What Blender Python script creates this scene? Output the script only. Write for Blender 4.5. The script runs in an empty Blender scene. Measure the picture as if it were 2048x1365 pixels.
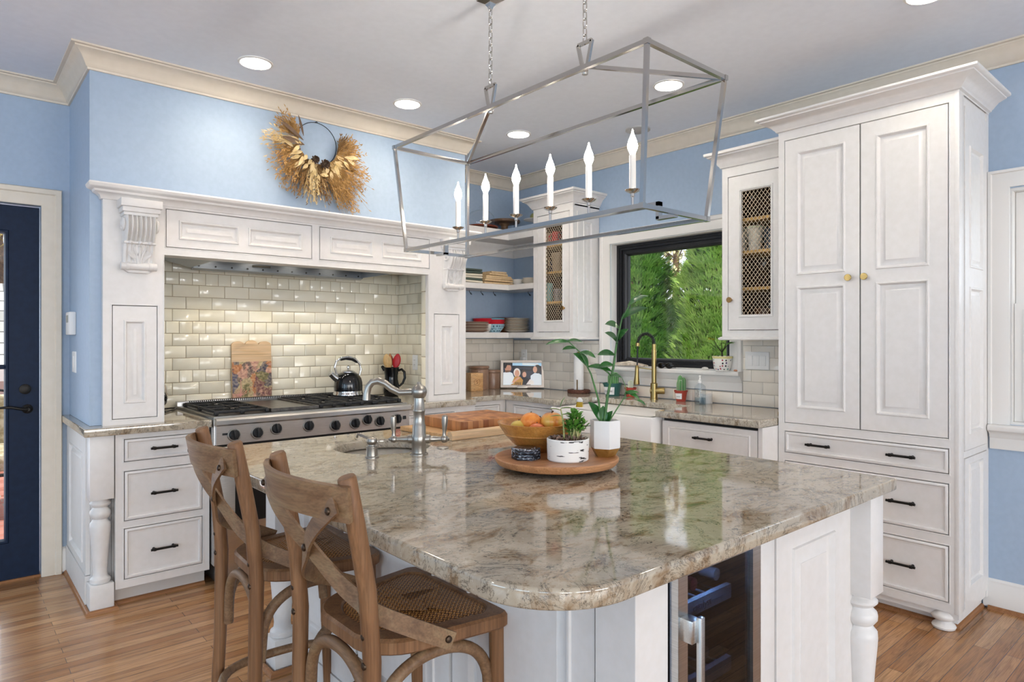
import bpy, bmesh, math, random
from mathutils import Vector, Matrix
random.seed(11)
SC = bpy.context.scene
COL = SC.collection
PI = math.pi
R = math.radians

# ------------------------------------------------------------ camera
cd = bpy.data.cameras.new('camera'); cam = bpy.data.objects.new('camera', cd); COL.objects.link(cam)
cam.location = (-3.79, -4.39, 1.36)
cam.rotation_euler = (R(90), 0, R(49.06 - 90))
cd.sensor_width = 36.0; cd.lens = 36 * 1311 / 2048; cd.shift_y = -6.5 / 2048; cd.clip_start = 0.05
SC.camera = cam
# ------------------------------------------------------------ exposure and world
SC.view_settings.view_transform = 'Standard'; SC.view_settings.look = 'None'
SC.view_settings.gamma = 1.0; SC.view_settings.exposure = -0.17
SC.cycles.max_bounces = 10; SC.cycles.diffuse_bounces = 7; SC.cycles.glossy_bounces = 4
SC.cycles.transmission_bounces = 8; SC.cycles.transparent_max_bounces = 16
SC.cycles.sample_clamp_indirect = 6.0
SC.cycles.use_denoising = True
W = bpy.data.worlds.new('world'); SC.world = W; W.use_nodes = True
wn = W.node_tree.nodes; wl = W.node_tree.links
wbg = wn['Background']
sky = wn.new('ShaderNodeTexSky'); sky.sky_type = 'HOSEK_WILKIE'; sky.turbidity = 4.0
sky.sun_direction = Vector((-0.45, -0.35, 0.8)).normalized(); sky.ground_albedo = 0.4
wmix = wn.new('ShaderNodeMixRGB'); wmix.inputs[0].default_value = 0.55
wmix.inputs[2].default_value = (0.92, 0.96, 1.0, 1)
wl.new(sky.outputs[0], wmix.inputs[1]); wl.new(wmix.outputs[0], wbg.inputs[0])
wbg.inputs[1].default_value = 3.0
def lamp(name, kind, loc, rot, energy, color=(1, 1, 1), **kw):
    d = bpy.data.lights.new(name, kind); d.energy = energy; d.color = color
    for k, v in kw.items(): setattr(d, k, v)
    o = bpy.data.objects.new(name, d); COL.objects.link(o); o.location = loc; o.rotation_euler = rot
    return o
sun = lamp('sun', 'SUN', (-6, -4, 9), (0, 0, 0), 7.0, (1, .95, .86), angle=R(1.5))
sun.rotation_euler = Vector((-0.62, -0.10, 0.78)).to_track_quat('Z', 'Y').to_euler()
# area lamps added as daylight at unseen windows behind and left, door, right window
DAY = (.985, .98, .97)
for i, x in enumerate((-7.2, -4.3, -1.4)):
    lamp('daylight_back', 'AREA', (x, -11.04, 1.45), (R(90), 0, 0), 125, DAY, shape='RECTANGLE', size=2.2, size_y=1.9)
for y in (-8.2, -5.0, -1.9):
    lamp('daylight_left', 'AREA', (-9.04, y, 1.45), (0, R(-90), 0), 50, (.50, .76, 1.0), shape='RECTANGLE', size=1.9, size_y=1.8)
lamp('daylight_door', 'AREA', (-3.87, .75, 1.1), (R(-90), 0, 0), 14, (.80, .90, 1.0), shape='RECTANGLE', size=.7, size_y=1.7)  # added outside the door glass to brighten the floor at left
lamp('daylight_right', 'AREA', (.36, -4.15, 1.5), (0, R(90), 0), 5, (.60, .80, 1.0), shape='RECTANGLE', size=1.0, size_y=.9)

# ------------------------------------------------------------ helpers
I4 = Matrix.Identity(4)
def RW(y=0):   # frame on the range wall: u = x, v = z, n towards the room (-y)
    return Matrix(((1, 0, 0, 0), (0, 0, -1, y), (0, 1, 0, 0), (0, 0, 0, 1)))
def WW(x=0):   # frame on the window wall: u = -y, v = z, n towards the room (-x)
    return Matrix(((0, 0, -1, x), (-1, 0, 0, 0), (0, 1, 0, 0), (0, 0, 0, 1)))
def XY(o, ang=0):
    return Matrix.Translation(Vector(o)) @ Matrix.Rotation(ang, 4, 'Z')
class MB:
    def __init__(s, M=None): s.bm = bmesh.new(); s.M = M or I4
    def v(s, p): return s.bm.verts.new(s.M @ Vector(p))
    def f(s, vs, mi=0, sm=True):
        try: fc = s.bm.faces.new(vs)
        except ValueError: return None
        fc.material_index = mi; fc.smooth = sm; return fc
    def box(s, x0, x1, y0, y1, z0, z1, bev=0, mi=0, seg=2):
        vs = [s.v((x, y, z)) for x in (x0, x1) for y in (y0, y1) for z in (z0, z1)]
        fs = [s.f([vs[i] for i in q], mi) for q in ((0, 1, 3, 2), (4, 6, 7, 5), (0, 4, 5, 1), (2, 3, 7, 6), (0, 2, 6, 4), (1, 5, 7, 3))]
        if bev:
            es = list({e for fc in fs for e in fc.edges})
            r = bmesh.ops.bevel(s.bm, geom=es, offset=bev, segments=seg, affect='EDGES', profile=.5)
            for fc in r['faces']: fc.material_index = mi; fc.smooth = True
        return s
    def loops(s, rings, mi=0, cap0=True, cap1=True, closed=True):
        rv = [[s.v(p) for p in r] for r in rings]
        n = len(rv[0])
        for a, b in zip(rv, rv[1:]):
            for i in range(n if closed else n - 1):
                s.f([a[i], a[(i + 1) % n], b[(i + 1) % n], b[i]], mi)
        if cap0: s.f(rv[0][::-1], mi)
        if cap1: s.f(rv[-1], mi)
        return s
    def rect(s, u0, u1, v0, v1, prof, mi=0, cap=True):   # nested rectangles (inset, n): doors, drawers, panels
        s.loops([[(u0 + i, v0 + i, n), (u1 - i, v0 + i, n), (u1 - i, v1 - i, n), (u0 + i, v1 - i, n)] for i, n in prof], mi, False, cap)
        return s
    def ring(s, u0, u1, v0, v1, prof, mi=0):             # moulding that runs round a rectangle, prof closed
        p = prof + [prof[0]]
        return s.rect(u0, u1, v0, v1, p, mi, False)
    def lathe(s, prof, c=(0, 0, 0), ax=2, seg=24, mi=0, cap=True):
        rings = []
        for r, h in prof:
            ring = []
            for k in range(seg):
                a = 2 * PI * k / seg; p = [0, 0, 0]
                p[(ax + 1) % 3] = r * math.cos(a); p[(ax + 2) % 3] = r * math.sin(a); p[ax] = h
                ring.append((c[0] + p[0], c[1] + p[1], c[2] + p[2]))
            rings.append(ring)
        return s.loops(rings, mi, cap and prof[0][0] > 1e-6, cap and prof[-1][0] > 1e-6)
    def tube(s, pts, r, seg=8, closed=False, mi=0, flat=None, up=None):
        pts = [Vector(p) for p in pts]; n = len(pts)
        rr = r if isinstance(r, (list, tuple)) else [r] * n
        tang = []
        for i in range(n):
            a = pts[(i - 1) % n] if (closed or i > 0) else pts[0]
            b = pts[(i + 1) % n] if (closed or i < n - 1) else pts[-1]
            t = (b - a); tang.append(t.normalized() if t.length > 1e-9 else Vector((0, 0, 1)))
        nrm = Vector(up) if up else (Vector((0, 0, 1)) if abs(tang[0].z) < .9 else Vector((1, 0, 0)))
        rings = []
        for i in range(n):
            t = tang[i]
            if up: nrm = Vector(up)
            nrm = (nrm - t * nrm.dot(t))
            nrm = nrm.normalized() if nrm.length > 1e-6 else t.orthogonal().normalized()
            b = t.cross(nrm)
            ring = []
            for k in range(seg):
                a = 2 * PI * (k + .5) / seg
                ca, sa = math.cos(a), math.sin(a)
                if flat:      # rectangular section: flat = (half along nrm, half along b), 4 corners
                    ca, sa = (1 if ca > 0 else -1) * flat[0], (1 if sa > 0 else -1) * flat[1]
                    ring.append(pts[i] + nrm * ca + b * sa)
                else:
                    ring.append(pts[i] + (nrm * ca + b * sa) * rr[i])
            rings.append(ring)
        if closed: rings.append(rings[0])
        return s.loops(rings, mi, not closed, not closed)
    def strip(s, pts, w, t, up=None, mi=0): return s.tube(pts, 1, 4, False, mi, (w / 2, t / 2), up)
    def sweep(s, path, prof, closed=False, mi=0):        # path of (x, y); prof of (outward to the right, z)
        n = len(path); rings = []
        P2 = [Vector((p[0], p[1])) for p in path]
        for i in range(n):
            def nr(a, b): d = (b - a).normalized(); return Vector((d.y, -d.x))
            n1 = nr(P2[(i - 1) % n], P2[i]) if (i > 0 or closed) else nr(P2[i], P2[i + 1])
            n2 = nr(P2[i], P2[(i + 1) % n]) if (i < n - 1 or closed) else n1
            m = (n1 + n2); m = m / max(.2, m.dot(n1)) if m.length > 1e-6 else n1
            rings.append([(P2[i].x + m.x * d, P2[i].y + m.y * d, z) for d, z in prof])
        if closed: rings.append(rings[0])
        return s.loops(rings, mi, not closed, not closed)
    def prism(s, poly, n0, n1, bev=0, mi=0):             # polygon in (u, v) extruded along n
        a = [s.v((p[0], p[1], n0)) for p in poly]; b = [s.v((p[0], p[1], n1)) for p in poly]; k = len(poly)
        fs = [s.f(a[::-1], mi), s.f(b, mi)] + [s.f([a[i], a[(i + 1) % k], b[(i + 1) % k], b[i]], mi) for i in range(k)]
        if bev:
            es = list({e for fc in fs[:2] if fc for e in fc.edges})
            r = bmesh.ops.bevel(s.bm, geom=es, offset=bev, segments=2, affect='EDGES', profile=.5)
            for fc in r['faces']: fc.material_index = mi; fc.smooth = True
        return s
    def ball(s, c, r, seg=16, mi=0, sc=(1, 1, 1)):
        pr = []
        m = max(6, seg // 2)
        rings = []
        for i in range(m + 1):
            a = -PI / 2 + PI * i / m; rr = math.cos(a) * r
            rings.append([(c[0] + sc[0] * max(rr, 1e-5) * math.cos(2 * PI * k / seg), c[1] + sc[1] * max(rr, 1e-5) * math.sin(2 * PI * k / seg), c[2] + sc[2] * r * math.sin(a)) for k in range(seg)])
        return s.loops(rings, mi, True, True)
    def leaf(s, base, d, up, L, w, curl=.2, mi=0, n=5, prof=None):
        base = Vector(base); d = Vector(d).normalized(); up = Vector(up)
        side = d.cross(up); side = side.normalized() if side.length > 1e-5 else d.orthogonal().normalized()
        up = side.cross(d).normalized()
        L0, C0, R0 = [], [], []
        for i in range(n + 1):
            t = i / n; ww = w * .5 * (math.sin(PI * min(1, t * .93 + .03)) ** .8 if prof is None else prof(t))
            p = base + d * (L * t) - up * (curl * L * t * t)
            L0.append(s.v(p + side * ww + up * ww * .35)); C0.append(s.v(p)); R0.append(s.v(p - side * ww + up * ww * .35))
        for i in range(n):
            s.f([L0[i], L0[i + 1], C0[i + 1], C0[i]], mi); s.f([C0[i], C0[i + 1], R0[i + 1], R0[i]], mi)
        return s
    def build(s, name, mat, parent=None, ang=38):
        bm = s.bm
        bmesh.ops.recalc_face_normals(bm, faces=bm.faces[:])
        me = bpy.data.meshes.new(name); bm.to_mesh(me); bm.free()
        for m in (mat if isinstance(mat, (list, tuple)) else [mat]): me.materials.append(m)
        me.set_sharp_from_angle(angle=R(ang))
        return link(name, me, parent)
def link(name, me, parent=None):
    o = bpy.data.objects.new(name, me); COL.objects.link(o)
    if parent:
        o.parent = parent; o.matrix_parent_inverse = world_of(parent).inverted()
    return o
def world_of(o):
    m = Matrix.LocRotScale(o.location, o.rotation_euler, o.scale)
    return (world_of(o.parent) @ o.matrix_parent_inverse @ m) if o.parent else m
def thing(name, label, cat, loc=(0, 0, 0), group=None):
    o = bpy.data.objects.new(name, None); COL.objects.link(o); o.location = loc
    o.empty_display_size = .05
    return tag(o, label, cat, group)
def tag(o, label=None, cat=None, group=None, kind=None):
    if label: o['label'] = label
    if cat: o['category'] = cat
    if group: o['group'] = group
    if kind: o['kind'] = kind
    return o
def struct(name, mb, mat, label=None):
    o = mb.build(name, mat); o['kind'] = 'structure'
    if label: o['label'] = label
    return o
def dup(root, loc, rotz=0, label=None, rename=None):
    r = root.copy(); COL.objects.link(r); r.location = loc; r.rotation_euler = (0, 0, rotz)
    if label: r['label'] = label
    def kids(a, b):
        for ch in [c for c in COL.objects if c.parent == a]:
            c = ch.copy(); COL.objects.link(c); c.parent = b; kids(ch, c)
    kids(root, r)
    return r
def slab(name, loops, z0, z1, bev, mat, parent=None):    # flat slab with holes, from 2-D loops
    cu = bpy.data.curves.new('slab', 'CURVE'); cu.dimensions = '2D'; cu.fill_mode = 'BOTH'
    for lp in loops:
        sp = cu.splines.new('POLY'); sp.points.add(len(lp) - 1); sp.use_cyclic_u = True
        for p, q in zip(sp.points, lp): p.co = (q[0], q[1], 0, 1)
    cu.extrude = (z1 - z0) / 2 - bev; cu.bevel_depth = bev; cu.bevel_resolution = 2; cu.offset = -bev
    o = bpy.data.objects.new('slab', cu); COL.objects.link(o)
    dg = bpy.context.evaluated_depsgraph_get(); me = bpy.data.meshes.new_from_object(o.evaluated_get(dg))
    bpy.data.objects.remove(o); bpy.data.curves.remove(cu)
    me.name = name; me.materials.clear(); me.materials.append(mat)
    me.transform(Matrix.Translation((0, 0, (z0 + z1) / 2)))
    for p in me.polygons: p.use_smooth = True
    me.set_sharp_from_angle(angle=R(40))
    return link(name, me, parent)
def text(name, body, M, size, mat, parent, depth=.0006):
    cu = bpy.data.curves.new('t', 'FONT'); cu.body = body; cu.size = size; cu.extrude = depth; cu.align_x = 'CENTER'; cu.align_y = 'CENTER'
    cu.resolution_u = 3
    o = bpy.data.objects.new('t', cu); COL.objects.link(o)
    dg = bpy.context.evaluated_depsgraph_get(); me = bpy.data.meshes.new_from_object(o.evaluated_get(dg))
    bpy.data.objects.remove(o); bpy.data.curves.remove(cu)
    me.name = name; me.materials.clear(); me.materials.append(mat); me.transform(M)
    return link(name, me, parent)
def arc(cx, cy, r, a0, a1, n=8): return [(cx + r * math.cos(R(a0 + (a1 - a0) * i / n)), cy + r * math.sin(R(a0 + (a1 - a0) * i / n))) for i in range(n + 1)]

# ------------------------------------------------------------ materials
def lin(h):
    h = h.lstrip('#'); c = [int(h[i:i + 2], 16) / 255 for i in (0, 2, 4)]
    return tuple((x / 12.92 if x <= .04045 else ((x + .055) / 1.055) ** 2.4) for x in c) + (1,)
def mat(name, col, rough=.5, metal=0, spec=.5, emit=None, es=0, trans=0, ior=1.45, coat=0, alpha=1):
    m = bpy.data.materials.new(name); m.use_nodes = True; b = m.node_tree.nodes['Principled BSDF']
    b.inputs['Base Color'].default_value = lin(col) if isinstance(col, str) else col
    b.inputs['Roughness'].default_value = rough; b.inputs['Metallic'].default_value = metal
    b.inputs['Specular IOR Level'].default_value = spec; b.inputs['IOR'].default_value = ior
    b.inputs['Transmission Weight'].default_value = trans; b.inputs['Coat Weight'].default_value = coat
    b.inputs['Alpha'].default_value = alpha
    if emit: b.inputs['Emission Color'].default_value = lin(emit); b.inputs['Emission Strength'].default_value = es
    return m
class NT:
    def __init__(s, m): s.t = m.node_tree; s.n = s.t.nodes; s.l = s.t.links; s.b = s.n['Principled BSDF']
    def new(s, ty, **kw):
        nd = s.n.new('ShaderNode' + ty)
        for k, v in kw.items(): setattr(nd, k, v)
        return nd
    def coord(s, scale=(1, 1, 1), rot=(0, 0, 0), out='Object'):
        tc = s.new('TexCoord'); mp = s.new('Mapping'); mp.inputs['Scale'].default_value = scale; mp.inputs['Rotation'].default_value = rot
        s.l.new(tc.outputs[out], mp.inputs[0]); return mp.outputs[0]
    def noise(s, vec, scale, detail=4, rough=.5, dist=0):
        nd = s.new('TexNoise'); nd.inputs['Scale'].default_value = scale; nd.inputs['Detail'].default_value = detail
        nd.inputs['Roughness'].default_value = rough; nd.inputs['Distortion'].default_value = dist
        s.l.new(vec, nd.inputs['Vector']); return nd.outputs['Fac']
    def ramp(s, fac, stops, const=False):
        nd = s.new('ValToRGB'); e = nd.color_ramp.elements
        if const: nd.color_ramp.interpolation = 'CONSTANT'
        while len(e) < len(stops): e.new(.5)
        for k, (p, c) in zip(e, stops): k.position = p; k.color = lin(c) if isinstance(c, str) else (c, c, c, 1)
        s.l.new(fac, nd.inputs[0]); return nd.outputs[0]
    def mix(s, fac, a, b, mode='MIX'):
        nd = s.new('MixRGB', blend_type=mode)
        for i, x in enumerate((fac, a, b)):
            if hasattr(x, 'links') or hasattr(x, 'is_linked'): s.l.new(x, nd.inputs[i])
            elif isinstance(x, str): nd.inputs[i].default_value = lin(x)
            else: nd.inputs[i].default_value = x if i == 0 else (x, x, x, 1)
        return nd.outputs[0]
    def col(s, o): s.l.new(o, s.b.inputs['Base Color'])
    def rough(s, o): s.l.new(o, s.b.inputs['Roughness'])
    def bump(s, h, strength=.2, dist=.002):
        nd = s.new('Bump'); nd.inputs['Strength'].default_value = strength; nd.inputs['Distance'].default_value = dist
        s.l.new(h, nd.inputs['Height']); s.l.new(nd.outputs[0], s.b.inputs['Normal'])
def noisy(name, c1, c2, scale=8, rough=.5, stretch=(1, 1, 1), bump=0, metal=0, lo=.35, hi=.65, detail=5, **kw):
    m = mat(name, c1, rough, metal, **kw); t = NT(m); v = t.coord(stretch)
    n = t.noise(v, scale, detail); t.col(t.ramp(n, [(lo, c1), (hi, c2)]))
    if bump: t.bump(n, bump)
    return m
M_white = noisy('white_cabinet_paint', '#dcdad7', '#e0dedc', 30, .38)
M_gap = mat('dark_gap_paint', '#4a433b', .8)
M_whitegloss = mat('white_fireclay', '#ebeae8', .12)
M_trimw = mat('white_trim_paint', '#e2e0dc', .4)
M_cream = noisy('cream_trim_paint', '#d9cfbe', '#ddd3c3', 20, .45)
M_wall = noisy('pale_blue_wall_paint', '#a1b4c9', '#a5b8cd', 40, .6, bump=.03)
M_ceil = noisy('ceiling_paint', '#e6edf7', '#e9f0fa', 25, .85, bump=.02)
M_steel = noisy('brushed_stainless', '#b9b9b8', '#cfcfce', 6, .28, (2, 2, 160), metal=1)
M_steelh = noisy('brushed_stainless_flat', '#b4b4b2', '#cbcac8', 6, .3, (3, 160, 160), metal=1)
M_nickel = mat('brushed_nickel', '#a39f98', .33, 1)
M_pnickel = mat('polished_nickel', '#c4c2be', .14, 1)
M_chrome = mat('chrome', '#d8d8d8', .08, 1)
M_brass = mat('satin_brass', '#a8925f', .30, 1)
M_brassold = mat('aged_brass', '#a8875a', .35, 1)
M_iron = noisy('cast_iron', '#1c1c1d', '#2a2a2b', 90, .55, bump=.1)
M_black = mat('black_metal', '#1e1c1a', .4, .6)
M_blackgl = mat('black_gloss', '#0e0e10', .12)
M_blackpl = mat('black_plastic', '#141416', .35)
M_dark = mat('dark_interior', '#15130f', .7)
M_whitepl = mat('white_plastic', '#ececea', .35)
M_tile = noisy('cream_glazed_tile', '#e8dfc6', '#f3eede', 3.2, .13, coat=.3, lo=.3, hi=.7)
M_tile2 = noisy('off_white_glazed_tile', '#e4dccf', '#eee8dd', 3.2, .16, coat=.3, lo=.3, hi=.7)
M_grout = mat('grout', '#a8967a', .9)
M_grout2 = mat('grey_grout', '#b9b2a6', .9)
M_cup = mat('white_ceramic', '#e9e7e2', .25)
M_glass = mat('clear_glass', '#ffffff', .02, trans=1, ior=1.45)
M_fabw = mat('cream_cloth', '#d8cfb8', .9)

def thin_glass(name, tint='#ffffff', refl=.035):
    m = bpy.data.materials.new(name); m.use_nodes = True; n = m.node_tree.nodes; l = m.node_tree.links
    n.remove(n['Principled BSDF']); out = n['Material Output']
    tr = n.new('ShaderNodeBsdfTransparent'); tr.inputs[0].default_value = lin(tint)
    gl = n.new('ShaderNodeBsdfGlossy'); gl.inputs['Roughness'].default_value = .01
    fr = n.new('ShaderNodeLayerWeight'); pw = n.new('ShaderNodeMath'); pw.operation = 'POWER'; pw.inputs[1].default_value = 4.0; l.new(fr.outputs['Facing'], pw.inputs[0])
    ml = n.new('ShaderNodeMath'); ml.operation = 'MULTIPLY_ADD'; ml.inputs[1].default_value = .7; ml.inputs[2].default_value = refl; l.new(pw.outputs[0], ml.inputs[0])
    mx = n.new('ShaderNodeMixShader'); l.new(ml.outputs[0], mx.inputs[0]); l.new(tr.outputs[0], mx.inputs[1]); l.new(gl.outputs[0], mx.inputs[2])
    l.new(mx.outputs[0], out.inputs[0]); return m
M_pane = thin_glass('window_glass')
M_pane_dark = thin_glass('tinted_glass', '#8f959c')

def wood(name, c1, c2, c3, axis='x', scale=1.0, rough=.45, fine=60, coat=0, bump=.06):
    m = mat(name, c1, rough, coat=coat); t = NT(m)
    st = {'x': (1.2, 14, 14), 'y': (14, 1.2, 14), 'z': (14, 14, 1.2)}[axis]
    v = t.coord(tuple(a * scale for a in st)); n1 = t.noise(v, 1.4, 6, .6, .8)
    v2 = t.coord(tuple((a if a < 2 else a * 6) * scale for a in st)); n2 = t.noise(v2, 2.0, 3, .6)
    c = t.ramp(n1, [(.3, c1), (.52, c2), (.75, c3)]); g = t.ramp(n2, [(.35, .72), (.6, 1.0)])
    t.col(t.mix(1.0, c, g, 'MULTIPLY')); t.bump(n2, bump, .001); return m
M_stool = wood('weathered_oak', '#6d4a2e', '#87603f', '#977454', 'z', 1.2, .5)
M_stoolh = wood('weathered_oak_bent', '#6f5138', '#88694c', '#98805f', 'y', 1.2, .52)
M_board = wood('maple_board', '#c9955c', '#d9ab74', '#e2ba88', 'x', 1.5, .45)
M_boardl = wood('pale_wood', '#d3ad7f', '#dfbe95', '#e8cca8', 'x', 1.5, .5)
M_bowl = wood('honey_wood', '#a96f36', '#c2853f', '#cf9a58', 'x', 2.0, .35, coat=.2)
M_tray = wood('acacia_wood', '#a36d43', '#b98358', '#c79469', 'x', 1.4, .4)
M_shelfw = wood('pine_shelf', '#c79a4c', '#d8ad63', '#e3bf7c', 'y', 2, .5)
M_cabin = noisy('dark_cabinet_interior', '#33200f', '#45291a', 7, .6)
M_shoe = wood('oak_shoe_mould', '#8a5a34', '#9d6b42', '#ab7a50', 'x', 2, .4)
M_butcher = mat('butcher_block', '#b06e3a', .45)
t = NT(M_butcher); bk = t.new('TexBrick'); bk.inputs['Scale'].default_value = 1; bk.inputs['Mortar Size'].default_value = .0006
bk.inputs['Brick Width'].default_value = .03; bk.inputs['Row Height'].default_value = .036; bk.inputs['Color1'].default_value = lin('#8d5026'); bk.inputs['Color2'].default_value = lin('#d0925a'); bk.inputs['Mortar'].default_value = lin('#5b3419')
t.l.new(t.coord(), bk.inputs['Vector']); nn = t.noise(t.coord((40, 40, 6)), 1.5, 3); t.col(t.mix(.5, bk.outputs['Color'], t.ramp(nn, [(.3, .55), (.7, 1.0)]), 'MULTIPLY'))

# oak strip floor, boards along x
M_floor = mat('oak_strip_floor', '#a06a3c', .27, coat=.25); t = NT(M_floor)
bk = t.new('TexBrick'); bk.offset = .41; bk.offset_frequency = 2
for k, v in (('Scale', 1), ('Mortar Size', .0009), ('Brick Width', .85), ('Row Height', .058), ('Bias', .05)): bk.inputs[k].default_value = v
bk.inputs['Color1'].default_value = lin('#9a6a3e'); bk.inputs['Color2'].default_value = lin('#bd9064'); bk.inputs['Mortar'].default_value = lin('#54321a')
t.l.new(t.coord(), bk.inputs['Vector'])
sep = t.new('SeparateColor'); t.l.new(bk.outputs['Color'], sep.inputs[0])
vv = t.new('VectorMath', operation='MULTIPLY_ADD'); t.l.new(t.coord((2.2, 30, 1)), vv.inputs[0]); vv.inputs[1].default_value = (1, 1, 1); t.l.new(bk.outputs['Color'], vv.inputs[2])
g1 = t.noise(vv.outputs[0], 1.3, 7, .62, 1.4); g2 = t.noise(t.coord((8, 260, 1)), 1, 2, .5)
c = t.mix(1.0, bk.outputs['Color'], t.ramp(g1, [(.30, .58), (.47, .94), (.62, 1.1)]), 'MULTIPLY')
c = t.mix(.6, c, t.ramp(g2, [(.38, .66), (.55, 1.0)]), 'MULTIPLY'); t.col(c); t.bump(bk.outputs['Fac'], .25, -.001)

# polished granite
def granite(name, base, mid, warm, dark, sc=1.0):
    m = mat(name, base, .05, spec=.8, ior=1.6); t = NT(m)
    v = t.coord((sc, sc * 1.7, sc), (0, 0, R(-28)))
    n1 = t.noise(v, 2.6, 9, .62, 1.1); n2 = t.noise(v, 7.5, 8, .7, .6); n3 = t.noise(t.coord((sc, sc, sc)), 62, 4, .75); n4 = t.noise(v, 3.6, 10, .72, 2.2)
    n5 = t.noise(t.coord((sc, sc, sc)), 34, 4, .75)
    c = t.ramp(n1, [(.30, warm), (.45, mid), (.56, base), (.72, mid)])
    c = t.mix(.8, c, t.ramp(n2, [(.28, dark), (.38, warm), (.50, base), (.68, mid)]), 'MIX')
    c = t.mix(t.ramp(n5, [(.30, .85), (.42, 0.0)]), c, warm)
    c = t.mix(t.ramp(n4, [(.485, 0.0), (.5, .75), (.515, 0.0)]), c, dark)
    c = t.mix(t.ramp(n3, [(.32, .95), (.40, 0.0)]), c, dark)
    c = t.mix(t.ramp(n3, [(.64, 0.0), (.74, .55)]), c, '#efe9dc')
    t.col(c); return m
M_granite = granite('tan_granite', '#b6ac99', '#a29684', '#83694a', '#2a241e')
M_granite2 = granite('daylight_grey_granite', '#bdb6a8', '#aaa293', '#8f8168', '#2f2b27', 1.3)  # greyer copy of the granite, daylight reflection put into the colour
# ============================================================ STRUCTURE
ZC = 2.81
def walled(name, boxes, m):
    mb = MB()
    for b in boxes: mb.box(*b)
    return struct(name, mb, m)
walled('floor', [(-9.12, .335, -11.12, .32, -.06, 0)], M_floor)
walled('ceiling', [(-9.12, .335, -11.12, .32, ZC, ZC + .12)], M_ceil)
walled('wall_range', [(-9.12, -4.37, .18, .32, 0, ZC), (-4.37, -3.37, .18, .32, 2.11, ZC), (-3.37, .335, .18, .32, 0, ZC)], M_wall)
def holes(axis_boxes, fixed, lo, hi, ops):   # wall strip boxes along y (fixed = x0,x1) or x (fixed = y0,y1)
    out = []; cur = lo
    for a, b, z0, z1 in ops:
        out += [(cur, a, 0, ZC), (a, b, 0, z0), (a, b, z1, ZC)]; cur = b
    out.append((cur, hi, 0, ZC))
    return [(fixed[0], fixed[1], a, b, z0, z1) if axis_boxes == 'y' else (a, b, fixed[0], fixed[1], z0, z1) for a, b, z0, z1 in out]
walled('wall_window', holes('y', (.195, .335), -11.12, .18, [(-4.70, -3.55, .93, 2.10), (-2.03, -.985, 1.137, 2.10)]), M_wall)
walled('wall_back', holes('x', (-11.12, -11.0), -9.12, .195, [(x - 1.1, x + 1.1, .5, 2.4) for x in (-7.2, -4.3, -1.4)]), M_wall)  # unseen; set far back with wide openings for evener daylight
walled('wall_left', holes('y', (-9.12, -9.0), -11.0, .18, [(y - .9, y + .9, .5, 2.4) for y in (-8.2, -5.0, -1.9)]), M_wall)  # unseen; set far out with its openings for evener daylight
walled('wall_hood', [(-2.93, -1.205, -.51, -.43, 1.83, 1.90), (-3.235, -.883, -.51, -.43, 1.90, ZC), (-3.235, -2.66, -.43, .18, 1.90, ZC), (-1.42, -.883, -.43, .18, 1.90, ZC), (-2.66, -1.42, -.43, .18, 1.96, ZC), (-3.235, -2.93, -.51, .18, .915, 1.90), (-1.205, -.883, -.51, -.44, .915, 1.90), (-1.03, -.883, -.44, .18, .915, 1.90)], M_wall)

# cream crown moulding round the room
CR = [(0, -.102), (.010, -.102), (.012, -.092), (.018, -.088), (.024, -.074), (.040, -.044), (.062, -.020), (.070, -.016), (.072, -.010), (.088, -.008), (.088, 0), (0, 0)]
path = [(-9.0, .18), (-3.235, .18), (-3.235, -.51), (-.883, -.51), (-.883, .18), (.195, .18), (.195, -11.0)]
struct('trim_1', MB().sweep(path, [(d, ZC + z) for d, z in CR]), M_cream)
BB = [(0, .01), (.018, .01), (.018, .115), (.012, .125), (.012, .14), (.004, .15), (0, .15)]
struct('baseboard_right', MB().sweep([(.195, -3.448), (.195, -11.0)], BB), M_trimw)
struct('baseboard_left', MB().sweep([(-3.272, .18), (-3.255, .18)], BB), M_trimw)
SH = [(0, 0), (.017, 0), (.015, .010), (.009, .016), (0, .018)]
struct('trim_2', MB().sweep([(.177, -3.47), (.177, -11.0)], SH), M_shoe)

# tiles: one bevelled glazed tile after another, in running bond with rows of squares
def tiles(mb, u0, u1, v0, v1, n0, pu=.159, pv=.0785, vb=.916, squares=(), ub=0.0, g=.0016, t=.008):
    k0 = math.floor((v0 - vb) / pv)
    k = k0
    while vb + k * pv < v1 - .004:
        a, b = max(v0, vb + k * pv), min(v1, vb + (k + 1) * pv)
        w = pu / 2 if k in squares else pu
        off = (ub + (pu / 2 if (k % 2) else 0) + (pu * .25 if k in squares else 0)) % w
        u = u0 - w + off
        while u < u1:
            x0, x1 = max(u0, u), min(u1, u + w)
            if x1 - x0 > .008 and b - a > .008:
                dz = [random.uniform(-.0008, .0008) for _ in range(4)]
                q = [(x0 + g, a + g), (x1 - g, a + g), (x1 - g, b - g), (x0 + g, b - g)]
                qi = [(x0 + g + .003, a + g + .003), (x1 - g - .003, a + g + .003), (x1 - g - .003, b - g - .003), (x0 + g + .003, b - g - .003)]
                mb.loops([[(p[0], p[1], n0) for p in q], [(p[0], p[1], n0 + t - .002) for p in q], [(p[0], p[1], n0 + t + d) for p, d in zip(qi, dz)]], 0, False, True)
            u += w
        k += 1
def grout(mb, u0, u1, v0, v1, n0, n1, mi=1): mb.box(u0, u1, v0, v1, n0, n1, 0, mi)
mb = MB(RW(.18)); SQ = (2, 6, 10)
tiles(mb, -2.93, -1.036, .916, 1.895, .006, squares=SQ); grout(mb, -2.93, -1.036, .916, 1.895, .0, .0105)
mb.M = WW(-1.03)
tiles(mb, -.165, .44, .916, 1.895, .006, squares=SQ, ub=.05); grout(mb, -.168, .44, .916, 1.895, .0, .0105)
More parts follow.
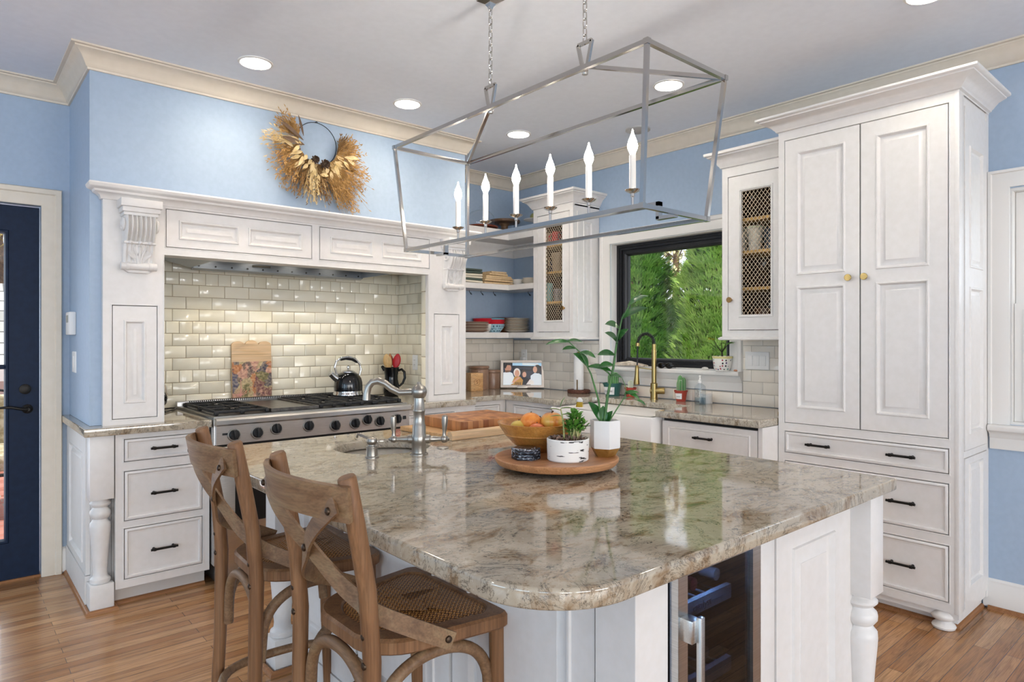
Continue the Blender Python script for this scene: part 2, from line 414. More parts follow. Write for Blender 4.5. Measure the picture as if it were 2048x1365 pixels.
mb.M = WW(-1.205)
for k in range(6):
    v0 = .918 + k * .154; tiles(mb, .445, .512, v0, v0 + .152, .010, pu=.067, pv=.152, vb=v0, ub=0, t=.010)
grout(mb, .445, .51, .916, 1.83, .0, .016)
tag(mb.build('niche_backsplash', [M_tile, M_grout]), 'cream glazed brick tiles lining the cooking niche behind the range', 'backsplash')
mb = MB(RW(.18))
tiles(mb, -.883, .185, .916, 1.352, .004, ub=.03, t=.007); grout(mb, -.883, .185, .916, 1.352, 0, .0078)
mb.M = WW(.195)
tiles(mb, -.17, .878, .916, 1.338, .004, t=.007); grout(mb, -.17, .878, .916, 1.338, 0, .0078)
tag(mb.build('corner_backsplash', [M_tile2, M_grout2]), 'grey-cream tiles in the corner behind the photo frame and canisters', 'backsplash')
mb = MB(WW(.195))
tiles(mb, .882, 2.124, .916, 1.000, .004, ub=.06, t=.007); grout(mb, .882, 2.1245, .916, 1.000, 0, .0078)
tiles(mb, 2.125, 2.605, .916, 1.352, .004, ub=.06, t=.007); grout(mb, 2.125, 2.605, .916, 1.352, 0, .0078)
tag(mb.build('sink_backsplash', [M_tile2, M_grout2]), 'cream tiles behind the sink faucet and under the switch plate', 'backsplash')

# door to the patio
CAS = [(0, 0), (0, .012), (.010, .017), (.062, .019), (.068, .027), (.092, .029), (.098, .020), (.098, 0)]
struct('trim_3', MB(RW(.18)).sweep([(-3.37, 0.001), (-3.37, 2.11), (-4.37, 2.11), (-4.37, 0.001)], CAS), M_cream)
M_navy = noisy('navy_door_paint', '#142238', '#17273f', 30, .55, spec=.25)
d = thing('door_1', 'navy blue glazed door to the patio', 'door', (-3.87, .22, 0)); d['kind'] = 'structure'
mb = MB(RW(.245))
for b in ((-4.365, -4.20, .012, 2.10), (-3.515, -3.376, .012, 2.10), (-4.20, -3.515, 1.96, 2.10), (-4.20, -3.515, .012, .215)): mb.box(b[0], b[1], b[2], b[3], 0, .042)
mb.ring(-4.20, -3.515, .215, 1.96, [(0, .040), (.004, .046), (.014, .046), (.020, .030), (.020, .004), (0, .004)])
mb.build('door_slab', M_navy, d)
mb = MB(RW(.245)); mb.box(-4.182, -3.533, .233, 1.942, .016, .022); mb.build('pane', M_pane, d)
mb = MB(RW(.245)); mb.box(-4.18, -3.535, 1.185, 1.21, .010, .03); mb.build('muntin', M_navy, d)
h = MB(RW(.245)); h.lathe([(.026, .042), (.026, .05), (.012, .056), (.010, .085)], (-3.432, .958, 0), 2, 16); h.tube([(-3.432, .958, .082), (-3.46, .962, .088), (-3.51, .975, .088), (-3.565, .975, .086)], [.009, .009, .008, .007])
h.build('handle', M_black, d)
MB(RW(.245)).lathe([(.028, .042), (.028, .05), (.018, .053)], (-3.442, 1.07, 0), 2, 18).build('deadbolt', M_black, d)
struct('trim_4', MB().box(-4.37, -3.37, .19, .32, 0.0005, .012), M_shoe)

# sink window
struct('trim_5', MB(WW(.195)).sweep([(2.03, 1.137), (2.03, 2.10), (.985, 2.10), (.985, 1.137)], CAS), M_trimw)
mb = MB(WW(0))
ST = [(0, 1.005), (.018, 1.005), (.020, 1.06), (.026, 1.066), (.028, 1.078), (.040, 1.095), (.044, 1.105), (.062, 1.109), (.066, 1.118), (.066, 1.131), (.060, 1.137), (0, 1.137)]
mb = MB(); mb.sweep([(.195, -.86), (.195, -2.125)], ST); mb.box(.19, .26, -2.028, -.987, 1.122, 1.137)
struct('trim_6', mb, M_trimw)
struct('trim_7', MB(WW(0)).ring(.985, 2.03, 1.137, 2.10, [(0, -.2), (.006, -.2), (.006, -.335), (0, -.335)]), M_trimw)
w = thing('window_1', 'black framed window over the farmhouse sink', 'window', (.28, -1.5, 1.137)); w['kind'] = 'structure'
M_wframe = mat('black_window_frame', '#26272a', .35, .3)
mb = MB(WW(0)); mb.ring(.992, 2.024, 1.142, 2.093, [(0, -.262), (.022, -.262), (.024, -.272), (.040, -.272), (.040, -.335), (0, -.335)])
mb.build('window_frame', M_wframe, w)
mb = MB(WW(0)); mb.ring(1.030, 1.986, 1.158, 2.055, [(0, -.285), (.012, -.280), (.030, -.280), (.042, -.290), (.046, -.305), (.046, -.330), (0, -.330)])
mb.build('sash', M_wframe, w)
MB(WW(0)).box(1.07, 1.95, 1.19, 2.02, -.318, -.312).build('pane', M_pane, w)
MB(WW(0)).box(1.36, 1.52, 1.146, 1.162, -.262, -.25, .003).build('crank_cover', M_wframe, w)

# right-hand window beside the pantry
CAS2 = [(0, 0), (0, .016), (.008, .018), (.070, .019), (.074, .028), (.086, .031), (.088, 0)]
struct('trim_8', MB(WW(.195)).sweep([(4.70, .9285), (4.70, 2.105), (3.556, 2.105), (3.556, .9285)], CAS2), M_trimw)
ST2 = [(0, .805), (.016, .805), (.018, .86), (.024, .866), (.026, .876), (.040, .892), (.060, .900), (.064, .908), (.064, .920), (.056, .928), (0, .928)]
struct('trim_9', MB().sweep([(.195, -3.475), (.195, -4.80)], ST2), M_trimw)
struct('trim_10', MB(WW(0)).ring(3.55, 4.70, .93, 2.10, [(0, -.2), (.014, -.2), (.014, -.335), (0, -.335)]), M_trimw)
w = thing('window_2', 'white sash window at the right edge beside the tall cabinet', 'window', (.25, -4.1, .93)); w['kind'] = 'structure'
mb = MB(WW(0)); mb.ring(3.566, 4.684, 1.50, 2.085, [(0, -.255), (.042, -.255), (.05, -.262), (.05, -.285), (0, -.285)]); mb.ring(3.566, 4.684, .945, 1.53, [(0, -.225), (.042, -.225), (.05, -.232), (.05, -.252), (0, -.252)])
mb.build('sash', M_trimw, w)
mb = MB(WW(0)); mb.box(3.612, 4.64, 1.545, 2.04, -.275, -.271); mb.box(3.612, 4.64, .99, 1.485, -.245, -.241); mb.build('pane', M_pane, w)
M_shade = mat('white_shade_cloth', '#d4d3d0', .9)
MB(WW(0)).box(3.60, 4.66, .945, 1.50, -.224, -.221).build('cafe_shade', M_shade, w)

# ============================================================ OUTSIDE
M_lawn = noisy('lawn', '#4b5d2e', '#6d7d44', 6, .95)
tag(MB().box(.9, 30, -12, 30, -.75, -.7).build('lawn', M_lawn), 'green lawn outside the sink window', 'lawn', kind='structure')
M_brickp = mat('brick_paving', '#9a5a48', .85); t = NT(M_brickp); bk = t.new('TexBrick'); bk.inputs['Scale'].default_value = 1
for k, v in (('Mortar Size', .005), ('Brick Width', .2), ('Row Height', .1)): bk.inputs[k].default_value = v
bk.inputs['Color1'].default_value = lin('#8a4a38'); bk.inputs['Color2'].default_value = lin('#b3786a'); bk.inputs['Mortar'].default_value = lin('#8d7f74')
t.l.new(t.coord(), bk.inputs['Vector']); t.col(bk.outputs['Color'])
tag(MB().box(-7, .85, .33, 9, -.16, -.08).build('patio', M_brickp), 'red brick patio seen through the navy door', 'patio', kind='structure')
M_shingle = mat('grey_shingle', '#9c9c98', .9); t = NT(M_shingle); bk = t.new('TexBrick'); bk.inputs['Scale'].default_value = 1; bk.offset = .37
for k, v in (('Mortar Size', .006), ('Brick Width', .24), ('Row Height', .13)): bk.inputs[k].default_value = v
bk.inputs['Color1'].default_value = lin('#8b8b88'); bk.inputs['Color2'].default_value = lin('#c2c1bc'); bk.inputs['Mortar'].default_value = lin('#4c4a48')
t.l.new(t.coord((1, 1, 1), (R(90), 0, 0)), bk.inputs['Vector']); t.col(bk.outputs['Color'])
s = thing('shed', 'grey shingled shed across the patio seen through the door', 'shed', (-3.4, 6, -.08))
MB().box(-6.4, -.6, 5.1, 7.4, -.08, 1.02).build('wall', M_trimw, s)
mb = MB(); mb.loops([[(-6.6, 4.8, .98), (-.4, 4.8, .98), (-.4, 6.3, 2.0), (-6.6, 6.3, 2.0)], [(-6.6, 4.8, 1.04), (-.4, 4.8, 1.04), (-.4, 6.3, 2.06), (-6.6, 6.3, 2.06)]])
mb.build('roof', M_shingle, s)
MB().box(-6.6, -.4, 4.74, 4.82, .88, 1.04).build('fascia', M_trimw, s)
M_patiof = noisy('patterned_cushion', '#c9bda2', '#8d7f5c', 22, .9, detail=3)
ch = thing('patio_chair', 'black metal patio chair with patterned cushions outside the door', 'chair', (-3.5, 2.5, -.08))
mb = MB()
for x in (-3.85, -3.25):
    mb.tube([(x, 2.12, -.08), (x, 2.12, .52), (x, 2.2, .56), (x, 2.75, .56), (x, 2.9, .5), (x, 2.95, -.08)], .014)
mb.tube([(-3.85, 2.12, .28), (-3.25, 2.12, .28)], .014); mb.tube([(-3.85, 2.93, .3), (-3.85, 3.0, .86), (-3.55, 3.02, .92), (-3.25, 3.0, .86), (-3.25, 2.93, .3)], .014)
mb.build('frame', M_black, ch)
MB().box(-3.83, -3.27, 2.14, 2.92, .30, .44, .04).build('seat_cushion', M_patiof, ch)
MB().box(-3.82, -3.28, 2.84, 2.97, .42, .86, .04).build('back_cushion', M_patiof, ch)
M_bark = noisy('bark', '#4a3626', '#6d543e', 20, .9)
tr = thing('garden_tree', 'dark trunked tree with sparse leaves behind the shed', 'tree', (-3.1, 9.5, -.1))
mb = MB(); mb.tube([(-3.1, 9.5, -.1), (-3.12, 9.5, 1.6), (-3.2, 9.4, 3.0), (-3.0, 9.4, 4.6)], [.26, .22, .17, .1]); mb.tube([(-3.15, 9.5, 2.2), (-3.7, 9.3, 3.0), (-4.3, 9.2, 3.5)], [.1, .07, .03]); mb.tube([(-3.15, 9.5, 2.5), (-2.6, 9.3, 3.2), (-2.2, 9.3, 3.4)], [.1, .06, .03])
mb.build('trunk', M_bark, tr)
M_autumn = noisy('autumn_leaf', '#7d7a34', '#b99b4a', 9, .7)
mb = MB(); rr = random.Random(3)
for i in range(900):
    p = Vector((-3.3 + rr.gauss(0, 1.1), 9.3 + rr.gauss(0, .8), 3.4 + rr.gauss(0, .8))); mb.leaf(p, (rr.gauss(0, 1), rr.gauss(0, 1), rr.gauss(0, .6)), (0, 0, 1), .16, .09, .2, n=2)
tag(mb.build('foliage', M_autumn, tr), kind='stuff')

# arborvitae hedge outside the sink window
def arbm(name, a, b, c_):
    m = mat(name, b, .6); t = NT(m); n1 = t.noise(t.coord((1, 1, .7)), 4.5, 4, .6); n2 = t.noise(t.coord(), 26, 3, .6)
    t.col(t.mix(.5, t.ramp(n1, [(.32, a), (.5, b), (.68, c_)]), t.ramp(n2, [(.30, a), (.5, b), (.70, c_)]))); return m
M_arb = [arbm('arborvitae_deep_green', '#3f6322', '#6d9c40', '#a9cc6a'), arbm('arborvitae_bright_green', '#557528', '#88b04b', '#c6da80'), arbm('arborvitae_dark_green', '#34551f', '#5a8538', '#8fb35a')]
def arbor(seed, h, r, n):
    rr = random.Random(seed); mb = MB()
    for i in range(n):
        tt = rr.random() ** 1.15; z = .05 + tt * (h - .1)
        rad = r * (1 - tt ** 1.6) ** .75 * (1 + .13 * math.sin(7 * tt * h + seed)) + .03
        a = rr.uniform(0, 2 * PI); q = rad * (1 - .34 * rr.random() ** 2)
        p = Vector((q * math.cos(a), q * math.sin(a), z)); out = Vector((math.cos(a), math.sin(a), .55 + rr.random() * .9)).normalized()
        tw = Vector((-math.sin(a), math.cos(a), rr.uniform(-.6, .6)))
        L = .17 * rr.uniform(.6, 1.25)
        b0 = mb.v(p - out * .03)
        side = tw.normalized()
        for s in (-1.0, -.5, 0, .5, 1.0):       # a flat fan of scale-leaf sprigs
            dd = (out + side * s * .75).normalized(); tip = p + dd * L * (1 - .25 * abs(s)); wv = (side - dd * side.dot(dd)).normalized() * .012
            m1, m2 = mb.v(p + dd * L * .45 + wv), mb.v(p + dd * L * .45 - wv)
            mb.f([b0, m1, mb.v(tip), m2], 0, False)
    return mb
for i, (x, y, h, r, sd, mi, lab) in enumerate((
        (3.15, 1.15, 5.2, .57, 1, 0, 'tall arborvitae filling the left half of the sink window'),
        (3.35, -.05, 4.9, .60, 2, 1, 'yellow-green arborvitae filling the right half of the sink window'),
        (4.4, 4.3, 5.4, .9, 3, 2, 'dark arborvitae behind the left edge of the sink window'),
        (5.7, 2.2, 2.7, .75, 4, 2, 'lower shrub in the gap between the two front arborvitae'),
        (4.5, -1.75, 5.0, .9, 5, 1, 'arborvitae standing right of the pair outside the sink window'))):
    tr = thing('arborvitae', lab, 'tree', (x, y, -.7), 'arborvitae hedge outside the sink window')
    M = Matrix.Translation((x, y, -.7))
    o = arbor(sd, h, r, 7500 if i < 2 else 4200); o.M = I4
    bmesh.ops.transform(o.bm, matrix=M, verts=o.bm.verts[:]); o.build('foliage', M_arb[mi], tr, 180)
    MB(M).lathe([(.07, 0), (.05, h * .5), (.02, h * .9)], (0, 0, 0), 2, 8).build('trunk', M_bark, tr)
M_bgleaf = noisy('pale_autumn_leaf', '#b3ab7e', '#d6cba0', 8, .8)
tr = thing('birch_tree', 'pale leaved bare-branched tree far behind the hedge gap', 'tree', (10.5, 5.65, -.7))
mb = MB(); rr = random.Random(8)
mb.tube([(10.5, 5.65, -.7), (10.55, 5.65, 2), (10.4, 5.55, 5)], [.14, .11, .05])
for i in range(26): a = rr.uniform(0, 6.28); z = rr.uniform(1, 4.5); mb.tube([(10.5, 5.65, z), (10.5 + .7 * math.cos(a), 5.65 + .7 * math.sin(a), z + .5), (10.5 + 1.3 * math.cos(a), 5.65 + 1.3 * math.sin(a), z + .8)], [.03, .02, .008], 5)
mb.build('trunk', M_bark, tr)
mb = MB()
for i in range(4200): p = Vector((10.5 + rr.gauss(0, .9), 5.65 + rr.gauss(0, .9), rr.uniform(.3, 5.2))); mb.leaf(p, (rr.gauss(0, 1), rr.gauss(0, 1), rr.gauss(0, 1)), (0, 0, 1), .11, .07, .1, n=2)
tag(mb.build('foliage', M_bgleaf, tr), kind='stuff')
# ============================================================ CABINETRY
def faceframe(mb, u0, u1, v0, v1, ops, n0, n1, mi=0):
    us = sorted({u0, u1, *[o[0] for o in ops], *[o[1] for o in ops]}); vs = sorted({v0, v1, *[o[2] for o in ops], *[o[3] for o in ops]})
    for a, b in zip(us, us[1:]):
        run = None
        for c, d in list(zip(vs, vs[1:])) + [(None, None)]:
            solid = c is not None and not any(o[0] - 1e-6 <= (a + b) / 2 <= o[1] + 1e-6 and o[2] <= (c + d) / 2 <= o[3] for o in ops)
            if solid: run = (run[0], d) if run else (c, d)
            elif run: mb.box(a, b, run[0], run[1], n0, n1, 0, mi); run = None
    for o in ops:   # fine bead round each opening
        mb.ring(o[0] - .006, o[1] + .006, o[2] - .006, o[3] + .006, [(0, n1 - .001), (.0015, n1 + .002), (.0045, n1 + .002), (.006, n1 - .001)], mi)
    return mb
G = .0035
def raised(mb, u0, u1, v0, v1, n, s=1.0):       # raised panel sunk in a frame
    mb.rect(u0, u1, v0, v1, [(0, n), (.003, n + .0055), (.009, n + .0055), (.014, n - .004), (.018, n - .010), (.023, n - .010), (.023 + .020 * s, n - .002), (.024 + .020 * s, n - .0005)])
def frame_door(M, u0, u1, v0, v1, n, panels, raised_s=1.0, t=.019):
    """a door slab with raised panels; front at n"""
    mb = MB(M); u0 += G; u1 -= G; v0 += G; v1 -= G
    us = sorted({u0, u1, *[p[0] for p in panels], *[p[1] for p in panels]}); vs = sorted({v0, v1, *[p[2] for p in panels], *[p[3] for p in panels]})
    for a, b in zip(us, us[1:]):
        for c, d in zip(vs, vs[1:]):
            if not any(p[0] <= (a + b) / 2 <= p[1] and p[2] <= (c + d) / 2 <= p[3] for p in panels):
                mb.f([mb.v((a, c, n)), mb.v((b, c, n)), mb.v((b, d, n)), mb.v((a, d, n))])
    mb.loops([[(u0, v0, n - t), (u1, v0, n - t), (u1, v1, n - t), (u0, v1, n - t)], [(u0, v0, n), (u1, v0, n), (u1, v1, n), (u0, v1, n)]], 0, True, False)
    for p in panels: raised(mb, *p[:4], n, raised_s)
    return mb
def drawer_front(M, u0, u1, v0, v1, n, t=.019):
    mb = MB(M); u0 += G; u1 -= G; v0 += G; v1 -= G
    return mb.rect(u0, u1, v0, v1, [(0, n - t), (0, n), (.004, n + .003), (.012, n + .003), (.017, n - .004), (.026, n - .006), (.03, n - .006)])
def pull(M, uc, vc, n, L=.128):
    mb = MB(M)
    mb.tube([(uc - L / 2, vc, n + .028), (uc + L / 2, vc, n + .028)], .0062, 10)
    for s in (-1, 1): mb.lathe([(.0095, n - .006), (.0095, n - .002), (.006, n + .001), (.0058, n + .028)], (uc + s * L * .36, vc, 0), 2, 12)
    for s in (-1, 1): mb.tube([(uc + s * L * .36 - .006, vc, n + .028), (uc + s * L * .36 + .006, vc, n + .028)], .0085, 10)
    return mb
def knob(M, uc, vc, n):
    return MB(M).lathe([(.008, n), (.006, n + .010), (.007, n + .016), (.0165, n + .020), (.0175, n + .028), (.016, n + .030), (.0, n + .030)], (uc, vc, 0), 2, 18)
def put_drawer(T, M, u0, u1, v0, v1, n, pulls=(None,), name='drawer'):
    d = drawer_front(M, u0, u1, v0, v1, n).build(name, M_white, T)
    for p in pulls: pull(M, (u0 + u1) / 2 if p is None else p, (v0 + v1) / 2, n - .006).build('handle', M_black, d)
    return d
def crown(path, z0, h, pr):
    C = [(0, 0), (.006, 0), (.006, .10), (.12, .14), (.16, .24), (.22, .28), (.30, .40), (.46, .58), (.70, .70), (.80, .74), (.82, .80), (.97, .84), (1, .88), (1, 1), (0, 1)]
    return MB().sweep(path, [(d * pr, z0 + z * h) for d, z in C])
def turned(c, z0, z1, r, sq, top, bot):          # turned leg with square blocks
    mb = MB()
    mb.box(c[0] - sq, c[0] + sq, c[1] - sq, c[1] + sq, top, z1, .002)
    mb.box(c[0] - sq, c[0] + sq, c[1] - sq, c[1] + sq, z0, bot, .002)
    H = top - bot
    P = [(.62, 0), (.92, .004), (1.0, .03), (.96, .055), (.74, .075), (.70, .09), (.66, .13), (.72, .22), (.84, .42), (.97, .6), (1.0, .66), (.97, .71), (.80, .735), (.72, .75), (.70, .76), (.80, .77), (.98, .80), (1.0, .83), (.95, .86), (.74, .885), (.70, .90), (.86, .915), (1.0, .935), (1.0, .95), (.88, .965), (.78, .975), (.78, 1.0)]
    mb.lathe([(r * a, bot + H * b) for a, b in P], (c[0], c[1], 0), 2, 28)
    return mb

# ---- left base cabinet
T = thing('base_cabinet', 'white three-drawer base cabinet left of the range with a turned corner post', 'cabinet', (-2.97, -.3, 0))
M = RW(0)
mb = MB(M); ops = [(-3.1, -2.727, .73, .846), (-3.1, -2.727, .43, .683), (-3.1, -2.727, .135, .393)]
faceframe(mb, -3.138, -2.692, .093, .874, ops, .58, .60); mb.box(-3.138, -2.692, .093, .874, -.16, .50)
mb.build('carcass', M_white, T)
MB(M).box(-3.12, -2.70, .10, .87, .50, .578).build('drawer_cavity', M_gap, T)
for o in ops: put_drawer(T, M, *o, .60, (-2.918,))
MB(M).box(-3.13, -2.70, 0, .093, -.1, .535).build('toe_kick', mat('toe_kick_paint', '#cfcbc6', .5), T)
turned((-3.196, -.556), .0, .874, .047, .052, .556, .135).build('post', M_white, T)
M2 = WW(-3.25); mb = MB(M2)
mb.box(-.17, .50, .018, .874, -.11, -.02); mb.box(-.17, .50, .018, .16, -.02, .004)
frame_d = frame_door(M2, -.17, .50, .16, .874, 0, [(-.045, .402, .205, .772)])
mb.build('side_panel', M_white, T); frame_d.build('end_panel', M_white, T)
mb = MB(); mb.sweep([(-3.25, .17), (-3.25, -.61), (-3.142, -.61), (-3.142, -.535), (-2.70, -.535)], SH); mb.build('shoe_mould', M_shoe, T)
tag(slab('countertop', [[(-3.275, .17), (-3.275, -.636), (-2.690, -.636), (-2.690, .17)]], .874, .914, .005, M_granite), 'tan granite worktop left of the range', 'countertop')

# ---- hood surround
T = thing('hood_surround', 'white carved mantel surround framing the cooking niche above the range', 'mantel', (-2.05, -.53, .914))
PD = [(-3.144, -2.936, .943, 1.527), (-1.183, -.966, .955, 1.529)]; HD = [(-2.896, -2.082, 1.843, 2.048), (-2.033, -1.222, 1.843, 2.048)]
mb = MB(M); faceframe(mb, -3.184, -.905, .9155, 2.10, PD + HD + [(-2.903, -1.23, .90, 1.80)], .511, .548)
mb.build('face_frame', M_white, T)
mb = MB(M)
for u0, u1, v0, v1 in PD + HD: mb.box(u0 - .01, u1 + .01, v0 - .01, v1 + .01, .5105, .524)
mb.build('cavity', M_gap, T)
MB(M).box(-2.90, -1.232, 1.801, 1.829, .43, .511).build('lintel_back', M_white, T)
frame_door(M, *PD[0], .548, [(-3.092, -2.990, 1.022, 1.452)]).build('pullout_door', M_white, T)
frame_door(M, *PD[1], .548, [(-1.126, -1.020, 1.024, 1.452)]).build('pullout_door', M_white, T)
for o, ps in zip(HD, (((-2.832, -2.518), (-2.465, -2.143)), ((-1.962, -1.664), (-1.596, -1.290)))):
    frame_door(M, *o, .548, [(a, b, 1.890, 1.994) for a, b in ps], .9).build('flap_door', M_white, T)
MS = [(0, 2.060), (.010, 2.060), (.014, 2.075), (.030, 2.088), (.040, 2.092), (.044, 2.102), (.052, 2.106), (.062, 2.110), (.066, 2.114), (.070, 2.126), (.066, 2.134), (0, 2.134)]
mb = MB(); mb.sweep([(-3.184, -.512), (-3.184, -.548), (-.905, -.548), (-.880, -.548), (-.880, -.15)], MS); mb.build('mantel_shelf', M_white, T)
def corbel(uc):
    W_, mb = .083, MB(M)
    # stepped cap
    for v0, v1, w, n in ((2.020, 2.060, .094, .118), (1.995, 2.020, .086, .106), (1.978, 1.995, .078, .098)):
        mb.box(uc - w, uc + w, v0, v1, .548, .548 + n, .003)
    prof = [(1.98, .094), (1.955, .104), (1.92, .106), (1.885, .094), (1.86, .076), (1.84, .062), (1.80, .050), (1.765, .042), (1.735, .036), (1.725, .036)]
    N = 40; rings = []
    for v, n in prof:
        lobed = 1 if v > 1.845 else .25
        rings.append([(uc + W_ * .86 * (2 * k / N - 1), v, .548 + n + lobed * .013 * math.cos(7 * PI * (2 * k / N - 1)) - lobed * .006) for k in range(N + 1)])
    rings = [[(uc - W_ * .86, r[0][1], .546)] + r + [(uc + W_ * .86, r[0][1], .546)] for r in rings]
    mb.loops(rings, 0, True, True)
    for s in (-1, 1):   # side volutes
        mb.lathe([(.034, 0), (.036, .006), (.030, .012), (.018, .010), (.012, .016), (.0, .018)] if s > 0 else [(.034, 0), (.036, -.006), (.030, -.012), (.018, -.010), (.012, -.016), (.0, -.018)], (uc + s * W_ * .86, 1.935, .548 + .060), 0, 18)
    mb.box(uc - .074, uc + .074, 1.838, 1.852, .56, .548 + .074, .005)
    for k in (-1, 0, 1): mb.ball((uc + k * .045, 1.845, .548 + .074), .010, 10)
    # acanthus leaves
    for s in (-1, 1):
        for i, (a, L) in enumerate(((20, .075), (42, .062), (64, .046), (8, .055))):
            b = (uc + s * .012, 1.742 + .014 * i, .548 + .040 + .004 * i)
            mb.leaf(b, (s * math.sin(R(a)), math.cos(R(a)), .10), (0, 0, 1), L, .022, -.05, n=5)
        mb.tube([(uc + s * .004, 1.735, .590), (uc + s * .010, 1.775, .598), (uc + s * .024, 1.812, .604)], [.006, .005, .003], 6)
    mb.tube([(uc, 1.735, .588), (uc, 1.80, .602), (uc, 1.826, .610)], [.009, .006, .010], 8)
    mb.tube([(uc - .082, 1.726, .584), (uc + .082, 1.726, .584)], .019, 14)
    for s in (-1, 1): mb.lathe([(.021, -.008), (.023, 0), (.021, .008)], (uc + s * .052, 1.726, .584), 0, 14)
    mb.prism([(uc - .07, 1.712), (uc - .045, 1.694), (uc + .045, 1.694), (uc + .07, 1.712)], .548, .578, .002)
    return mb.build('corbel', M_white, T)
corbel(-3.030); corbel(-1.040)
# stainless liner under the hood
T = thing('range_hood', 'stainless steel hood liner inside the top of the cooking niche', 'range hood', (-2.05, -.2, 1.8))
mb = MB()
mb.box(-2.62, -1.46, .004, .018, 1.785, 1.955); mb.box(-2.632, -2.62, -.42, .018, 1.80, 1.955); mb.box(-1.46, -1.448, -.42, .018, 1.80, 1.955); mb.box(-2.62, -1.46, -.425, -.415, 1.80, 1.955); mb.box(-2.62, -1.46, -.415, .004, 1.945, 1.955)
mb.loops([[(-2.632, -.42, 1.80), (-2.632, .018, 1.80), (-2.88, .018, 1.858), (-2.88, -.42, 1.858)], [(-2.632, -.42, 1.806), (-2.632, .018, 1.806), (-2.88, .018, 1.864), (-2.88, -.42, 1.864)]]); mb.loops([[(-1.448, -.42, 1.80), (-1.448, .018, 1.80), (-1.22, .018, 1.858), (-1.22, -.42, 1.858)], [(-1.448, -.42, 1.806), (-1.448, .018, 1.806), (-1.22, .018, 1.864), (-1.22, -.42, 1.864)]])
mb.loops([[(-2.62, .003, 1.79), (-1.46, .003, 1.79), (-1.46, -.03, 1.80), (-2.62, -.03, 1.80)], [(-2.62, .003, 1.784), (-1.46, .003, 1.784), (-1.46, -.03, 1.794), (-2.62, -.03, 1.794)]])
mb.build('liner', noisy('hood_steel', '#83888e', '#9a9ea3', 6, .32, (3, 160, 160), metal=1), T)
for i in range(12): MB(RW(.003)).lathe([(.006, 0), (.006, .004), (0, .005)], (-2.58 + i * .1, 1.812, 0), 2, 8).build('screw', M_blackpl, T)
MB(RW(.003)).box(-2.25, -2.13, 1.826, 1.840, 0, .003).build('badge', M_pnickel, T)
M_hoodlamp = mat('hood_lamp_glow', '#fff3dc', .4, emit='#ffe2b0', es=10)
for x in (-2.50, -2.22, -1.94, -1.66):
    MB().lathe([(.026, 1.944), (.026, 1.936), (.0, 1.936)], (x, -.13, 0), 2, 16).build('lamp', M_hoodlamp, T)
    lamp('hood_lamp_light', 'SPOT', (x, -.13, 1.93), (0, 0, 0), 7.0, (1, .92, .80), spot_size=R(150), spot_blend=.8, shadow_soft_size=.03)

# ---- right run of base cabinets
T = thing('base_cabinet', 'white base cabinet right of the range under the right pilaster', 'cabinet', (-1.15, -.3, 0))
mb = MB(M); ops = [(-1.425, -1.045, .70, .835), (-1.425, -1.045, .135, .655)]
faceframe(mb, -1.452, -.86, .093, .874, ops, .58, .60); mb.box(-1.452, -.86, .093, .874, -.16, .50); mb.build('carcass', M_white, T)
MB(M).box(-1.44, -1.03, .10, .87, .50, .578).build('drawer_cavity', M_gap, T)
put_drawer(T, M, *ops[0], .60, (-1.19,)); d = frame_door(M, *ops[1], .60, [(-1.37, -1.10, .19, .60)]).build('door', M_white, T)
MB(M).box(-1.44, -.86, 0, .093, -.1, .535).build('toe_kick', M_white, T)
T = thing('base_cabinet', 'white recessed corner base cabinet below the box and canisters', 'cabinet', (-.6, -.2, 0))
mb = MB(M); ops = [(-.775, -.49, .70, .838), (-.775, -.49, .135, .655)]
faceframe(mb, -.858, -.432, .093, .874, ops, .42, .44); mb.box(-.858, -.432, .093, .874, -.16, .36); mb.build('carcass', M_white, T)
MB(M).box(-.80, -.47, .10, .87, .36, .418).build('drawer_cavity', M_gap, T)
put_drawer(T, M, *ops[0], .44); frame_door(M, *ops[1], .44, [(-.72, -.545, .19, .60)]).build('door', M_white, T)
M3 = WW(0)
T = thing('base_cabinet', 'white base cabinet left of the farmhouse sink with one pull', 'cabinet', (-.2, -.72, 0))
mb = MB(M3); ops = [(.530, .970, .70, .838), (.530, .970, .135, .655)]
faceframe(mb, .442, 1.045, .093, .874, ops, .41, .43); mb.box(.442, 1.045, .093, .874, -.19, .35); mb.build('carcass', M_white, T)
MB(M3).box(.50, .99, .10, .87, .35, .408).build('drawer_cavity', M_gap, T)
put_drawer(T, M3, *ops[0], .43, (.785,)); frame_door(M3, *ops[1], .43, [(.59, .91, .19, .60)]).build('door', M_white, T)
MB(M3).box(.45, 1.9, 0, .093, -.1, .36).build('toe_kick', M_white, T)
T = thing('sink_cabinet', 'white two-door cabinet below the farmhouse sink', 'cabinet', (-.2, -1.5, 0))
mb = MB(M3); ops = [(1.07, 1.495, .13, .60), (1.505, 1.925, .13, .60)]
faceframe(mb, 1.047, 1.953, .093, .63, ops, .41, .43); mb.box(1.047, 1.06, .093, .63, -.19, .41); mb.box(1.94, 1.953, .093, .874, -.19, .43); mb.build('carcass', M_white, T)
for o in ops: frame_door(M3, *o, .43, [(o[0] + .06, o[1] - .06, .19, .54)]).build('door', M_white, T)
T = thing('dishwasher', 'white panel-front dishwasher right of the farmhouse sink', 'dishwasher', (-.2, -2.27, 0))
MB(M3).box(1.956, 2.582, .10, .868, -.15, .438).build('tub', M_blackpl, T)
mb = frame_door(M3, 1.956, 2.582, .11, .858, .46, []); mb.ring(1.996, 2.538, .16, .826, [(0, .459), (.004, .464), (.010, .464), (.014, .459)]); mb.ring(2.012, 2.522, .176, .810, [(0, .459), (.002, .4615), (.004, .459)])
p = mb.build('door', M_white, T); pull(M3, 2.253, .777, .46).build('handle', M_black, p)
